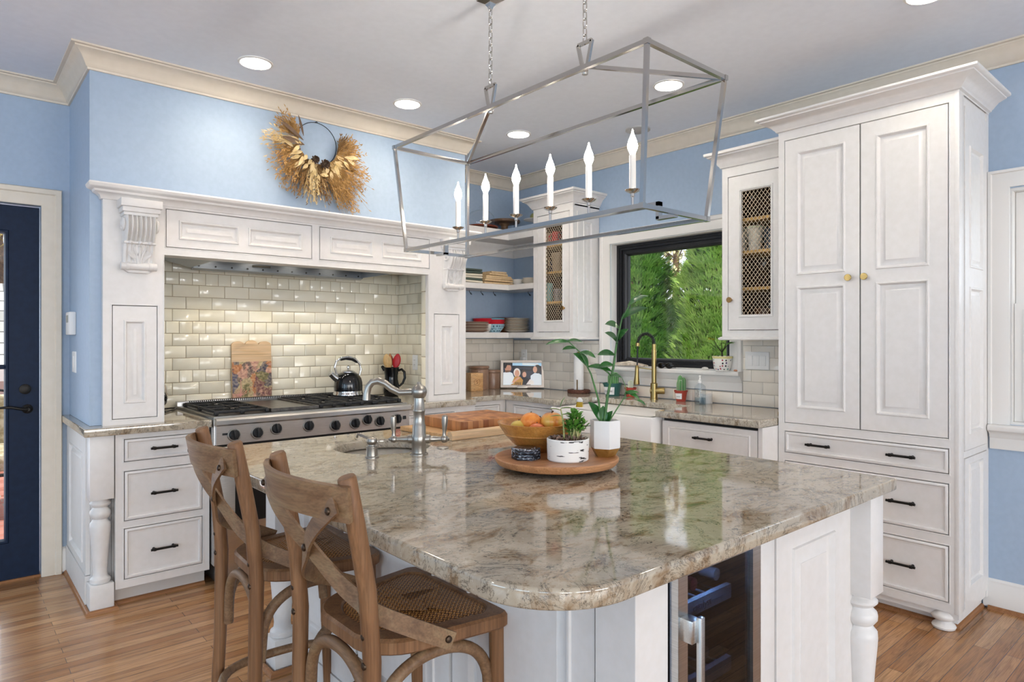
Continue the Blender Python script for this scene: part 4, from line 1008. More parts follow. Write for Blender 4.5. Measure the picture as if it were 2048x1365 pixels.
    for s in (-1, 1): MB().lathe([(.009, 0), (.008, s * .004), (.004, s * .006), (0, s * .0062)], (-.022, s * .234, .650), 1, 12).build('bolt', M_bolt, T)
    return T
st = make_stool(); st.location = (-2.870, -2.893, 0); st['label'] = 'nearer cross-back wooden stool with woven seat pushed under the island'
dup(st, (-2.887, -2.268, 0), R(-3), 'farther cross-back wooden stool with woven seat, closer to the range')

# ============================================================ CHANDELIER
LX, ZT, ZB, ZR = -2.033, 2.225, 1.757, 2.345
T = thing('chandelier', 'long open-frame polished nickel lantern with six candle lights over the island', 'chandelier', (LX, -2.495, 2.81))
top = [(LX - .208, -1.79, ZT), (LX + .208, -1.79, ZT), (LX + .208, -3.205, ZT), (LX - .208, -3.205, ZT)]
bot = [(LX - .172, -1.832, ZB), (LX + .172, -1.832, ZB), (LX + .172, -3.160, ZB), (LX - .172, -3.160, ZB)]
E_, G_ = (LX, -2.225, ZR), (LX, -2.768, ZR)
mb = MB(); bar = lambda a, b, w=.014: mb.strip([a, b], w, w, (0, 0, 1) if abs(a[2] - b[2]) < .2 else (0, 1, 0))
for i in range(4): bar(top[i], top[(i + 1) % 4]); bar(bot[i], bot[(i + 1) % 4]); bar(top[i], bot[i], .013)
bar(E_, G_)
for a, b in ((top[0], E_), (top[1], E_), (top[2], G_), (top[3], G_)): bar(a, b, .013)
for p in top + bot: mb.box(p[0] - .0085, p[0] + .0085, p[1] - .0085, p[1] + .0085, p[2] - .0085, p[2] + .0085)
mb.build('frame', M_pnickel, T)
mb = MB(); zb = ZB + .038
mb.box(LX - .010, LX + .010, -3.10, -1.892, zb - .007, zb + .007)
for y0, y1 in ((-3.10, -3.16), (-1.892, -1.832)):
    mb.box(LX - .010, LX + .010, *sorted((y0, y0 + (.012 if y0 < -2 else -.012))), ZB - .012, zb + .007); mb.box(LX - .010, LX + .010, *sorted((y0 + (.012 if y0 < -2 else -.012), y1)), ZB - .014, ZB - .003)
mb.build('candle_bar', M_pnickel, T)
for p in (E_, G_):
    mb = MB(); z = ZR
    P = [(LX, p[1] - .012, z), (LX, p[1] - .034, z + .085), (LX, p[1] + .034, z + .085), (LX, p[1] + .012, z)]
    for a, b in zip(P, P[1:]): mb.strip([a, b], .010, .012, (1, 0, 0))
    mb.lathe([(.011, z - .03), (.013, z - .02), (.011, z - .008)], (p[0], p[1], 0), 2, 14)
    mb.build('hook', M_pnickel, T)
    mb = MB(); zz = z + .082; k = 0
    while zz < ZC - .055:
        h, w, ln = .036, .0085, []
        for j in range(14):
            a = 2 * PI * j / 14; uu = w * math.cos(a); vv_ = h / 2 * math.copysign(abs(math.sin(a)) ** .6, math.sin(a))
            ln.append((p[0] + (uu if k % 2 else 0), p[1] + (0 if k % 2 else uu), zz + h / 2 + vv_ - .003))
        mb.tube(ln, .0022, 6, True); zz += h - .0065; k += 1
    mb.build('chain', M_pnickel, T)
    mb = MB(); mb.lathe([(0, ZC - .060), (.008, ZC - .058), (.012, ZC - .045), (.022, ZC - .035), (.024, ZC - .030), (.060, ZC - .016), (.062, ZC - .001), (0, ZC - .001)], (p[0], p[1], 0), 2, 4)
    bmesh.ops.rotate(mb.bm, cent=(p[0], p[1], 0), matrix=Matrix.Rotation(R(45), 3, 'Z'), verts=mb.bm.verts[:])
    mb.build('canopy', M_pnickel, T, 25)
M_candle = mat('white_candle_sleeve', '#f0ece4', .5)
M_bulb = mat('glowing_bulb', '#fff6e6', .2, emit='#fff5e8', es=170)
for i in range(6):
    y = -1.993 - i * .1985; zc = 1.857
    c = MB().lathe([(.0115, zc), (.0115, zc + .120), (.0095, zc + .121), (0, zc + .121)], (LX, y, 0), 2, 18).build('candle', M_candle, T)
    MB().lathe([(.0045, zb + .006), (.0045, zc - .022), (.007, zc - .020), (.007, zc - .010), (.022, zc - .003), (.027, zc + .002), (.026, zc + .003), (.012, zc)], (LX, y, 0), 2, 20).build('drip_cup', M_pnickel, c)
    MB().lathe([(.008, zc + .1205), (.010, zc + .128), (.0165, zc + .143), (.0175, zc + .152), (.014, zc + .168), (.0075, zc + .184), (.0035, zc + .196), (.0018, zc + .206), (0, zc + .208)], (LX, y, 0), 2, 16).build('bulb', M_bulb, c)

# ============================================================ CEILING LIGHTS
M_can = mat('lit_diffuser', '#ffffff', .5, emit='#fff4e2', es=9)
M_ring = mat('white_light_trim', '#e9e9e8', .5)
CANS = [(-2.549, -.899), (-1.622, -.903), (-.702, -.901), (-.651, -2.14), (-.66, -3.45), (-4.35, -2.2), (-2.6, -5.6), (-4.6, -5.6), (-.9, -5.6)]  # first four are seen; the others are unseen, added for lighting
for i, (x, y) in enumerate(CANS):
    lab = ('lit round ceiling light nearest the left crown corner', 'lit round ceiling light above the dried wreath, left of the lantern', 'lit round ceiling light farthest back, above the corner shelves', 'lit round ceiling light seen inside the lantern frame, toward the window wall')[i] if i < 4 else 'added round ceiling light out of the frame'
    c = thing('ceiling_light', lab, 'ceiling light', (x, y, ZC), 'recessed ceiling lights')
    MB().lathe([(.088, ZC - .0002), (.088, ZC - .004), (.076, ZC - .008), (.074, ZC - .004)], (x, y, 0), 2, 36).build('trim_ring', M_ring, c)
    MB().lathe([(.0745, ZC - .005), (0, ZC - .005)], (x, y, 0), 2, 36).build('diffuser', M_can, c)
    lamp('can_light', 'SPOT', (x, y, ZC - .02), (0, 0, 0), (20, 20, 24, 9, 7, 12, 12, 12, 12)[i], (1, .80, .60) if i < 3 else (1, .92, .82), spot_size=R(150), spot_blend=.9, shadow_soft_size=.07)
c = thing('ceiling_fixture', 'flat round grey ceiling fixture, unlit, behind the nearest candle', 'fixture', (-.142, -1.52, ZC))  # unlit round fixture of unknown kind
MB().lathe([(.085, ZC - .0002), (.085, ZC - .008), (.07, ZC - .013), (0, ZC - .013)], (-.142, -1.52, 0), 2, 32).build('cover', mat('grey_fixture', '#b9b8b6', .6), c)
# ============================================================ THINGS ON THE WALLS
def plate(M, uc, vc, w, h, kind, name, label, cat):
    T = thing(name, label, cat, tuple((M @ Vector((uc, vc, 0)))))
    mb = MB(M); mb.rect(uc - w / 2, uc + w / 2, vc - h / 2, vc + h / 2, [(0, 0), (0, .003), (.003, .006), (.006, .0065)]); mb.build('cover_plate', M_whitepl, T)
    n = 3 if kind == 'rocker3' else 1
    for i in range(n):
        u = uc + (i - (n - 1) / 2) * .046
        if kind.startswith('rocker'):
            MB(M).box(u - .0165, u + .0165, vc - .033, vc + .033, .006, .0095, .001).build('rocker', M_whitepl, T)
        else:
            mb = MB(M); mb.box(u - .0165, u + .0165, vc - .034, vc + .034, .006, .0078, .001); s_ = mb.build('receptacle', M_whitepl, T)
            mb = MB(M)
            for dv in (-.018, .018):
                for du in (-.006, .006): mb.box(u + du - .0012, u + du + .0012, vc + dv - .004, vc + dv + .004, .0076, .0082)
            mb.build('slot', M_dark, s_)
    return T
TB = .0155
plate(WW(.195 - TB + .003), 2.229, 1.211, .166, .116, 'rocker3', 'light_switch', 'three-gang white switch plate right of the sink window', 'light switch')
plate(WW(.195 - TB + .003), .715, 1.206, .075, .118, 'outlet', 'wall_outlet', 'white outlet on the tiles behind the paper towel roll', 'outlet')
T = plate(WW(.195 - TB + .003), -.02, 1.195, .075, .118, 'outlet', 'wall_outlet', 'white outlet with a plug-in night light above the photo frame', 'outlet')
MB(WW(.195 - TB + .003)).box(-.035, .015, 1.135, 1.185, .008, .045, .006).build('night_light', M_whitepl, T)
plate(WW(-1.03 - .0155 + .003), .085, 1.170, .070, .115, 'outlet', 'wall_outlet', 'cream outlet on the tiled niche side wall beside the black jug', 'outlet')
plate(WW(-3.235), .02, 1.225, .118, .118, 'rocker', 'light_switch', 'white rocker switch on the blue wall below the thermostat', 'light switch')
T = thing('thermostat', 'white thermostat on the blue return wall beside the door casing', 'thermostat', (-3.245, .0, 1.44))
MB(WW(-3.235)).box(-.072, .072, 1.376, 1.504, 0, .032, .006).build('body', M_whitepl, T)
MB(WW(-3.235)).box(-.045, .03, 1.445, 1.485, .0318, .033).build('screen', mat('grey_lcd', '#8f958f', .3), T)

# ---- dried wreath
WX, WZ = -2.045, 2.560
T = thing('wreath', 'dried golden grass wreath on a thin wire hoop above the hood', 'wreath', (WX, -.52, WZ))
mb = MB(); mb.tube([(WX + .132 * math.cos(2 * PI * k / 48), -.530, WZ + .132 * math.sin(2 * PI * k / 48)) for k in range(48)], .0022, 6, True)
mb.tube([(WX, -.508, WZ + .14), (WX, -.536, WZ + .138), (WX + .004, -.538, WZ + .128)], .0022, 6); mb.build('hoop', M_black, T)
M_gr = [noisy('dried_grass_' + n, a, b, 25, .8) for n, a, b in (('gold', '#a07a44', '#c29a60'), ('straw', '#c4a872', '#dcc79a'), ('umber', '#735630', '#977243'))]
rr = random.Random(5)
def hp(a, r=.132): return Vector((WX + r * math.cos(R(a)), -.545, WZ + r * math.sin(R(a))))
def bunch(a, d, n, L, spread, mi, wob=.2, w=.003):
    mb = MB()
    for i in range(n):
        b = hp(a + rr.uniform(-9, 9)); dd = R(d + rr.gauss(0, spread)); l = L * rr.uniform(.5, 1.1)
        dv = Vector((math.cos(dd), -rr.uniform(-.02, .35), math.sin(dd))); pts = [b + Vector((0, -rr.uniform(0, .03), 0)) + dv * l * t_ + Vector((0, 0, -.03 * l * t_ * t_)) for t_ in (0, .5, 1)]
        mb.tube(pts, [w * .5, w * .45, w * .12], 3)
        for q in range(4):        # seed heads along the tip
            t_ = rr.uniform(.5, 1); p = pts[0].lerp(pts[2], t_); mb.leaf(p, dv + Vector((rr.gauss(0, .5), rr.gauss(0, .4), rr.gauss(0, .5))), (0, -1, 0), .022, .006, 0, n=2)
    return mb
for a, d, n, L, sp, mi in ((166, 158, 70, .155, 16, 0), (178, 122, 45, .115, 12, 0), (185, 185, 40, .22, 10, 1), (200, 205, 55, .20, 12, 0), (222, 228, 70, .24, 12, 0), (240, 245, 60, .24, 12, 2), (255, 262, 50, .24, 10, 1), (270, 275, 55, .22, 10, 2), (285, 297, 75, .30, 8, 0), (298, 303, 55, .32, 5, 0), (308, 318, 70, .26, 10, 0), (325, 338, 60, .22, 12, 0), (340, 5, 50, .16, 14, 0), (348, 35, 55, .13, 14, 0), (345, 65, 40, .10, 12, 2)):
    tag(bunch(a, d, n, L, sp, mi).build('dried_grass', M_gr[mi], T), kind='stuff')
mb = MB()
for i in range(46):
    a = rr.uniform(195, 345); b = hp(a, .132 + rr.uniform(-.01, .07)); b.y -= rr.uniform(.02, .05); dd = R(a + rr.gauss(0, 30)); mb.leaf(b, (math.cos(dd), -.35, math.sin(dd)), (0, -1, 0), rr.uniform(.04, .075), .024, .3, n=4)
tag(mb.build('dried_leaves', M_gr[1], T), kind='stuff')
for c, dv in (((WX - .035, -.585, WZ - .115), .028), ((WX + .025, -.592, WZ - .135), .034)):
    mb = MB()
    for j in range(6):
        for k in range(8):
            a = 2 * PI * (k + j * .5) / 8; r_ = dv * (1 - j / 7); b = Vector((c[0] + r_ * .5 * math.cos(a), c[1] - .006 * j, c[2] + r_ * .5 * math.sin(a))); mb.leaf(b, (math.cos(a), -.35 - .2 * j, math.sin(a)), (0, -1, 0), dv * .55, .013, -.2, n=3)
    mb.ball(c, dv * .6, 10); mb.build('pine_cone', noisy('pine_cone_brown', '#4a3a30', '#75604f', 60, .8), T)
M_feath = mat('feather', '#8b735c', .8); t = NT(M_feath); wv = t.new('TexWave'); wv.inputs['Scale'].default_value = 26; t.l.new(t.coord((0, 0, 1.6)), wv.inputs[0]); t.col(t.ramp(wv.outputs['Fac'], [(.4, '#6f5a48'), (.6, '#d6c6b2')]))
for a, d, L, w_ in ((172, 108, .12, .016), (186, 150, .19, .024), (200, 172, .14, .032)):
    b = hp(a, .11); b.y -= .045; MB().leaf(b, (math.cos(R(d)), -.15, math.sin(R(d))), (0, -1, 0), L, w_, .05, n=8).build('feather', M_feath, T)

# ============================================================ RANGE NICHE
KX, KY, KZ = -1.638, -.15, .957
T = thing('kettle', 'black and chrome whistling kettle on the right back burner', 'kettle', (KX, KY, KZ))
M_kb = mat('black_enamel', '#101114', .16, .2, coat=.5)
c = (KX, KY, KZ)
MB().lathe([(.098, .030), (.099, .06), (.097, .09), (.090, .118), (.075, .143), (.055, .158), (.046, .160)], c, 2, 36).build('body', M_kb, T)
MB().lathe([(.0, .0), (.098, 0), (.104, .003), (.104, .012), (.100, .018), (.100, .031), (.096, .031)], c, 2, 36).build('base_band', M_chrome, T)
MB().lathe([(.048, .158), (.047, .166), (.035, .174), (.012, .178), (.006, .180), (.005, .186), (.011, .192), (.011, .200), (.006, .206), (0, .207)], c, 2, 28).build('lid', M_chrome, T)
Mk = XY(c, R(178))     # local x points at the spout
MB(Mk).tube([(.075, 0, .112), (.10, 0, .128), (.120, 0, .145), (.132, 0, .155)], [.027, .024, .021, .022], 16).build('spout', M_chrome, T)
hp_ = [(.072, 0, .130), (.092, 0, .165), (.100, 0, .200), (.088, 0, .240), (.052, 0, .262), (0, 0, .268), (-.052, 0, .252), (-.088, 0, .215), (-.098, 0, .175), (-.085, 0, .135)]
MB(Mk).tube(hp_, [.007, .0075, .008, .008, .008, .008, .009, .008, .0075, .007], 10).build('handle', M_chrome, T)
MB(Mk).tube([(.058, 0, .250), (.02, 0, .258), (-.03, 0, .252), (-.068, 0, .230)], [.009, .011, .012, .009], 10).build('grip', M_blackpl, T)
M_sh = noisy('painted_shaker', '#f1efe9', '#e7e3d8', 5, .3); t = NT(M_sh); n_ = t.noise(t.coord(), 38, 1); n2_ = t.noise(t.coord(), 22, 1)
t.col(t.mix(t.ramp(n_, [(.60, 0.0), (.62, 1.0)]), t.mix(t.ramp(n2_, [(.60, 0.0), (.62, 1.0)]), '#f2f0ea', '#d9622a'), '#26345c'))
for x, lab in ((-1.497, 'painted white shaker nearer the kettle behind the grates'), (-1.440, 'painted white shaker nearer the black jug behind the grates')):
    T = thing('salt_shaker', lab, 'shaker', (x, .065, .938), 'painted shakers behind the burners')
    MB().lathe([(0, 0), (.0185, 0), (.0195, .004), (.019, .060), (.017, .072), (.010, .079), (0, .080)], (x, .065, .938), 2, 20).build('body', M_sh, T)
    mb = MB(); [mb.lathe([(.0012, .080), (.001, .0815), (0, .0816)], (x + dx, .065 + dy, .938), 2, 6) for dx, dy in ((.004, 0), (-.004, .002), (0, -.004))]; mb.build('pour_holes', M_dark, T)
JX, JY = -1.215, -.02
T = thing('utensil_jug', 'glossy black handled jug right of the range', 'jug', (JX, JY, .914))
c = (JX, JY, .914)
mb = MB(); mb.lathe([(0, 0), (.050, 0), (.056, .01), (.062, .05), (.058, .09), (.050, .13), (.050, .16), (.056, .205), (.060, .222), (.056, .222), (.050, .200), (.045, .15), (.050, .09), (.05, .02), (0, .015)], c, 2, 30)
mb.build('body', M_blackgl, T)
Mj = XY(c, R(-28)); MB(Mj).tube([(.050, 0, .195), (.078, 0, .205), (.098, 0, .185), (.102, 0, .14), (.086, 0, .10), (.058, 0, .075)], [.009, .010, .0105, .010, .009, .008], 10).build('handle', M_blackgl, T)
MB(Mj).tube([(-.048, 0, .20), (-.066, 0, .225), (-.072, 0, .232)], [.016, .012, .006], 10).build('pouring_lip', M_blackgl, T)
M_red = mat('red_silicone', '#b3151f', .35); M_spw = wood('beech_spoon', '#cda063', '#dcb67c', '#e5c592', 'z', 2, .5)
def spoon(name, label, base, top, wid, ln, m, cat, flat=False):
    T = thing(name, label, cat, base, 'utensils in the black jug')
    b, tp = Vector(base), Vector(top); d = (tp - b).normalized()
    MB().tube([b, b.lerp(tp, .55), tp - d * ln * .9], [.005, .0055, .005], 8).build('handle', M_spw if m is not M_red else M_red, T)
    q = Vector((.76, -.65, 0)); s = d.cross(q).normalized(); s = Vector((.75, -.655, 0)); f = d.cross(s).normalized()
    mb = MB(); rings = []
    for k in range(13):
        u = k / 12; w = wid * .5 * math.sin(PI * (.06 + .92 * u)) ** .6; th = .004 + .004 * math.sin(PI * u); p = tp - d * ln * (1 - u)
        rings.append([p + s * w * math.cos(2 * PI * j / 16) + f * th * math.sin(2 * PI * j / 16) for j in range(16)])
    mb.loops(rings); mb.build('bowl', m, T)
spoon('wooden_spoon', 'pale wooden spoon leaning left in the black jug', (JX + .005, JY, .935), (JX - .050, JY - .015, 1.238), .066, .115, M_spw, 'spoon')
spoon('red_spoon', 'red spoon leaning right in the black jug', (JX - .005, JY - .01, .935), (JX + .042, JY - .025, 1.238), .062, .110, M_red, 'spoon')
spoon('spatula', 'narrow wooden spatula with red edge between the two spoons', (JX, JY + .012, .935), (JX - .004, JY + .012, 1.240), .026, .10, wood('orange_wood', '#b06a35', '#c77f48', '#d39059', 'z', 2, .5), 'spatula')
spoon('red_turner', 'dark red turner standing behind the wooden spoon', (JX - .004, JY + .02, .935), (JX + .010, JY + .035, 1.232), .050, .10, mat('dark_red_silicone', '#8c1017', .4), 'turner')

# floral art board leaning on the tiles
T = thing('art_board', 'scallop-topped wooden board with a floral painting leaning on the tiles', 'art board', (-2.204, .12, .958))
Ma = Matrix.Translation((-2.204, .135, .958)) @ Matrix.Rotation(R(-2.5), 4, 'X') @ RW(0)
pts = [(-.133, .0), (.133, .0), (.133, .355)]
for cx, r_ in ((.089, .044), (0, .044), (-.089, .044)): pts += [(cx + r_ * math.cos(R(a)), .352 + (.026 if cx else .034) * math.sin(R(a))) for a in range(8, 180, 14)]
pts += [(-.133, .355)]
MB(Ma).prism(pts, -.011, .007, .002).build('board', M_boardl, T)
M_flor = mat('floral_painting', '#7a5a68', .5); t = NT(M_flor)
vo = t.new('TexVoronoi'); vo.inputs['Scale'].default_value = 17; nz = t.noise(t.coord(), 14, 4, .6, 1.5)
vm = t.new('VectorMath', operation='MULTIPLY_ADD'); t.l.new(nz, vm.inputs[0]); vm.inputs[1].default_value = (.12, .12, .12); t.l.new(t.coord(), vm.inputs[2]); t.l.new(vm.outputs[0], vo.inputs['Vector'])
se = t.new('SeparateColor'); t.l.new(vo.outputs['Color'], se.inputs[0])
pal = t.ramp(se.outputs[0], [(0, '#4b2a4d'), (.14, '#7a2f4c'), (.26, '#c9b48a'), (.38, '#44507e'), (.5, '#c96d39'), (.62, '#6b6a3c'), (.74, '#d99a8e'), (.86, '#2d3560'), (.95, '#e6d9b8')], True)
t.col(t.mix(.45, pal, t.ramp(t.noise(t.coord(), 70, 3), [(.3, '#3a2638'), (.5, '#9a8a5e'), (.7, '#e0c6a0')])))
MB(Ma).box(-.131, .131, .002, .240, .007, .0095).build('painting', M_flor, T)
mb = MB(Ma)
for k in range(9): a = R(20 + k * 18); mb.tube([(-.08, .012, .010), (-.08 + .05 * math.cos(a), .012 + .05 * math.sin(a), .0105)], .0016, 4)
mb.tube([(-.08, .01, .010), (-.075, .07, .0105), (-.078, .12, .0105)], .002, 4); mb.build('flower_stalks', mat('pink_paint', '#d99a90', .6), T)
# rounded chrome object of unknown use, and cord, at the left of the range
T = thing('chrome_object', 'rounded chrome object peeking out behind the left pilaster', 'chrome object', (-2.86, -.10, .914))
MB().lathe([(0, .03), (.05, .03), (.072, .06), (.080, .11), (.072, .16), (.05, .19), (.045, .205), (.05, .21), (.04, .21)], (-2.86, -.10, .914), 2, 28).build('body', M_chrome, T)
MB().lathe([(.06, 0), (.06, .03), (.05, .03)], (-2.86, -.10, .914), 2, 24).build('foot', M_blackpl, T)
tag(MB().tube([(-2.80, -.12, .920), (-2.76, -.05, .920), (-2.72, .0, .921), (-2.70, .05, .922), (-2.72, .09, .921), (-2.78, .06, .920), (-2.84, .0, .920)], .005, 6).build('power_cord', M_blackpl), 'black power cord curled on the tan granite left of the range', 'cord')

# ============================================================ OPEN SHELVES
def stack(n, x, y, z, r, pitch, mats, name, labels, cat, group, prof=None, wob=.004):
    for i in range(n):
        T = None
        prof_ = prof or [(0, 0), (r * .62, 0), (r * .70, .004), (r, .016), (r + .001, .018), (r - .004, .0185), (r * .68, .007), (0, .006)]
        o = MB().lathe(prof_, (x + rr.uniform(-wob, wob), y + rr.uniform(-wob, wob), z + i * pitch), 2, 32).build(name, mats[i % len(mats)])
        tag(o, labels[i] if isinstance(labels, list) else labels, cat, group)
M_pl1 = mat('cream_plate', '#d9cdbb', .3); M_pl2 = mat('rose_brown_plate', '#a98a78', .35); M_pl3 = mat('white_plate', '#e4ded2', .25)
stack(7, -.375, .035, 1.4065, .125, .0118, [M_pl2, M_pl1], 'dinner_plate', 'tan dinner plate in the lower shelf stack beside the pilaster', 'plate', 'tan plate stack on the lower shelf')
stack(9, .060, -.015, 1.4065, .112, .0135, [M_pl3, M_pl1], 'dinner_plate', 'white scalloped plate in the lower shelf stack right of the bowls', 'plate', 'white plate stack on the lower shelf')
M_bb = mat('blue_dotted_bowl', '#8fb3c2', .3); t = NT(M_bb); ck = t.new('TexVoronoi'); ck.inputs['Scale'].default_value = 48; ck.inputs['Randomness'].default_value = .15; t.l.new(t.coord(), ck.inputs['Vector']); t.col(t.ramp(ck.outputs['Distance'], [(.30, '#24465e'), (.36, '#9cc0cd')]))
M_rb = mat('red_bowl', '#c2202f', .3)
bowlp = lambda r: [(0, 0), (r * .5, 0), (r * .55, .006), (r * .88, .04), (r, .072), (r - .004, .072), (r * .82, .04), (r * .5, .010), (0, .009)]
for i, (m, lab, dz) in enumerate(((M_bb, 'pale blue bowl with dark dots at the bottom of the shelf bowl stack', 0), (M_rb, 'red bowl second from the bottom of the shelf bowl stack', .022), (M_rb, 'red bowl third from the bottom of the shelf bowl stack', .038), (mat('teal_bowl', '#6f9fb0', .3), 'teal bowl topmost of the shelf bowl stack', .052))):
    tag(MB().lathe(bowlp(.088), (-.150, .035, 1.4065 + dz), 2, 32).build('bowl', m), lab, 'bowl', 'bowl stack on the lower shelf')
tag(MB().lathe(bowlp(.095), (-.235, .085, 1.4065), 2, 28).build('bowl', M_cup), 'white bowl under the red bowl behind the dotted bowl stack', 'bowl')
tag(MB().lathe(bowlp(.098), (-.235, .085, 1.455), 2, 28).build('bowl', M_rb), 'large red bowl behind and left of the dotted bowl stack', 'bowl')
M_brn = wood('dark_wood_bowl', '#4a2b18', '#653d22', '#7a4e30', 'x', 2, .4)
tag(MB().lathe([(0, 0), (.06, 0), (.08, .03), (.115, .128), (.118, .133), (.110, .131), (.07, .03), (0, .02)], (.02, .105, 1.4065), 2, 32).build('wooden_bowl', M_brn), 'dark wooden bowl behind the white plate stack', 'bowl')
M_linen = noisy('natural_linen', '#c3a77f', '#d3bb97', 40, .9); M_green = mat('dark_green_cloth', '#4a564f', .9); M_crm = mat('cream_cloth2', '#d8d0bf', .9)
def cloth(x0, x1, y0, y1, z, h, m, lab, group, sk=0):
    mb = MB(); mb.box(x0, x1, y0, y1, z, z + h, h * .42)
    for v in mb.bm.verts: v.co.z += .003 * math.sin(v.co.x * 40 + sk) ; v.co.x += .004 * math.sin(v.co.y * 30 + sk)
    tag(mb.build('folded_cloth', m), lab, 'cloth', group)
for i in range(6): cloth(-.60 + .002 * i, -.372 - .002 * i, -.085, .12, 1.8175 + i * .019 + .002, .0175, (M_crm, M_green, M_crm, M_crm, M_green, M_green)[i], ('lowest cream cloth of the pile beside the pilaster', 'dark cloth second from the bottom beside the pilaster', 'cream cloth third from the bottom beside the pilaster', 'cream cloth fourth from the bottom beside the pilaster', 'dark green cloth second from the top beside the pilaster', 'dark green cloth topmost of the pile beside the pilaster')[i], 'cloth pile beside the pilaster', i)
for i in range(6):
    k = (0, .004, .012, .02, .055, .07)[i]; cloth(-.352 + k, -.022 - k * 1.2, -.075, .12, 1.8175 + i * .0185 + .003, .0175, M_linen, ('lowest', 'second lowest', 'third lowest', 'third highest', 'second highest', 'topmost')[i] + ' tan linen of the wide pile on the upper shelf', 'tan linen pile on the upper shelf', i * 2)
for i, (x, y, m, lab) in enumerate(((.030, .06, M_cup, 'cream cup beside the tan linen pile on the upper shelf'), (.105, .02, M_cup, 'round white cup between the small cup and stacked saucers'))):
    tag(MB().lathe([(0, 0), (.03, 0), (.036, .01), (.042 + .006 * i, .05), (.042 + .006 * i, .066), (.038, .066), (.034, .012), (0, .01)], (x, y, 1.8165), 2, 26).build('cup', m), lab, 'cup', 'white cups on the upper shelf')
stack(5, .115, -.14, 1.8165, .075, .0125, [M_pl3], 'saucer', 'white saucer in the short stack at the right end of the upper shelf', 'saucer', 'saucers on the upper shelf')
# on top of the shelf unit
zt = 2.2865
T = thing('cake_dome', 'glass cake dome with knob on a red-brown wooden plate', 'cake dome', (-.318, .02, zt))
M_rw = wood('red_brown_wood', '#6d2f1a', '#86402a', '#96523a', 'x', 2, .35)
MB().lathe([(0, 0), (.07, 0), (.07, .006), (.142, .012), (.150, .020), (.146, .024), (0, .020)], (-.318, .02, zt), 2, 36).build('plate', M_rw, T)
MB().lathe([(.118, .0245), (.120, .08), (.112, .115), (.085, .145), (.04, .162), (.012, .166), (.010, .172), (.018, .182), (.018, .192), (.010, .200), (0, .201)], (-.318, .02, zt), 2, 36).build('dome', M_pane, T)
T = thing('cake_stand', 'wide brown wooden pedestal cake stand atop the corner shelves', 'cake stand', (-.04, .035, zt))
M_ww = wood('walnut', '#5c4330', '#74583f', '#86694e', 'x', 2, .45)
MB().lathe([(0, 0), (.062, 0), (.060, .008), (.04, .018), (.030, .035), (.032, .06), (.045, .074), (.05, .08), (.135, .088), (.140, .098), (.138, .108), (0, .108)], (-.04, .035, zt), 2, 36).build('stand', M_ww, T)
T = thing('pedestal_plate', 'white footed plate beside the cake stand, against the cabinet', 'plate', (.075, -.255, zt))
MB().lathe([(0, 0), (.05, 0), (.045, .006), (.018, .03), (.020, .065), (.05, .078), (.110, .088), (.112, .092), (0, .086)], (.075, -.255, zt), 2, 32).build('plate', M_cup, T)
mb = MB(); rings = []
for i in range(13):
    a = -PI / 2 + PI * i / 12; rings.append([(.075 + (.052 * math.cos(a) + 1e-4) * (1 + .05 * math.cos(8 * th)) * math.cos(th), -.255 + (.052 * math.cos(a) + 1e-4) * (1 + .05 * math.cos(8 * th)) * math.sin(th), zt + .087 + .034 + .034 * math.sin(a)) for th in [2 * PI * k / 32 for k in range(32)]])
mb.loops(rings); tag(mb.build('gourd', noisy('yellow_green_gourd', '#9aa05a', '#bdb774', 12, .5)), 'yellow-green gourd on the white footed plate', 'gourd')

# ============================================================ INSIDE THE WIRE-DOOR CABINETS
def mug(x, y, z, m, lab, r=.042, h=.095, taper=0.85, grp=None, handle=True, name='mug'):
    T = thing(name, lab, name.replace('_', ' '), (x, y, z), grp)
    MB().lathe([(0, 0), (r * taper, 0), (r, h * .95), (r, h), (r - .003, h), (r * taper - .003, .005), (0, .005)], (x, y, z), 2, 24).build('body', m, T)
    if handle: MB(XY((x, y, z), rr.uniform(2, 4))).tube([(r * .93, 0, h * .8), (r + .022, 0, h * .75), (r + .024, 0, h * .4), (r * .9, 0, h * .25)], .005, 8).build('handle', m, T)
M_aqua = mat('aqua_mug', '#6fb3b4', .3); M_taupe = mat('taupe_mug', '#a3917a', .4); M_navy2 = mat('navy_mug', '#22304f', .3); M_greyg = mat('grey_stoneware', '#7c8086', .4)
L = [(-.04, -.515, 2.1165, M_taupe, 'taupe mug on the top shelf, left of the red one'), (-.035, -.615, 2.1165, M_rb, 'red mug on the top shelf of the left wire cabinet'), (-.03, -.72, 2.1165, M_navy2, 'navy mug at the right end of the top shelf'),
     (-.02, -.615, 1.8985, M_taupe, 'large tan pitcher-mug on the third shelf of the left wire cabinet'), (.05, -.495, 1.8985, M_navy2, 'dark mug at the back left of the third shelf'),
     (-.04, -.525, 1.6565, M_aqua, 'tall aqua ribbed cup on the second shelf of the left wire cabinet'), (-.03, -.630, 1.6565, M_greyg, 'grey mug beside the aqua cup'), (-.03, -.735, 1.6565, M_greyg, 'grey stoneware mug right of the pair on the second shelf'),
     (-.03, -.620, 1.400, M_brn, 'brown mug on the bottom of the left wire cabinet'), (-.03, -.515, 1.400, M_navy2, 'dark mug on the bottom left of the left wire cabinet')]
for i, (x, y, z, m, lab) in enumerate(L): mug(x, y, z, m, lab, .055 if i == 3 else .040, .15 if i in (3, 5) else .10, .8 if i == 3 else .95, 'mugs in the left wire cabinet', i not in (5,), 'mug')
M_spk = noisy('speckled_white_cup', '#ece8dc', '#e2ddcc', 8, .35)
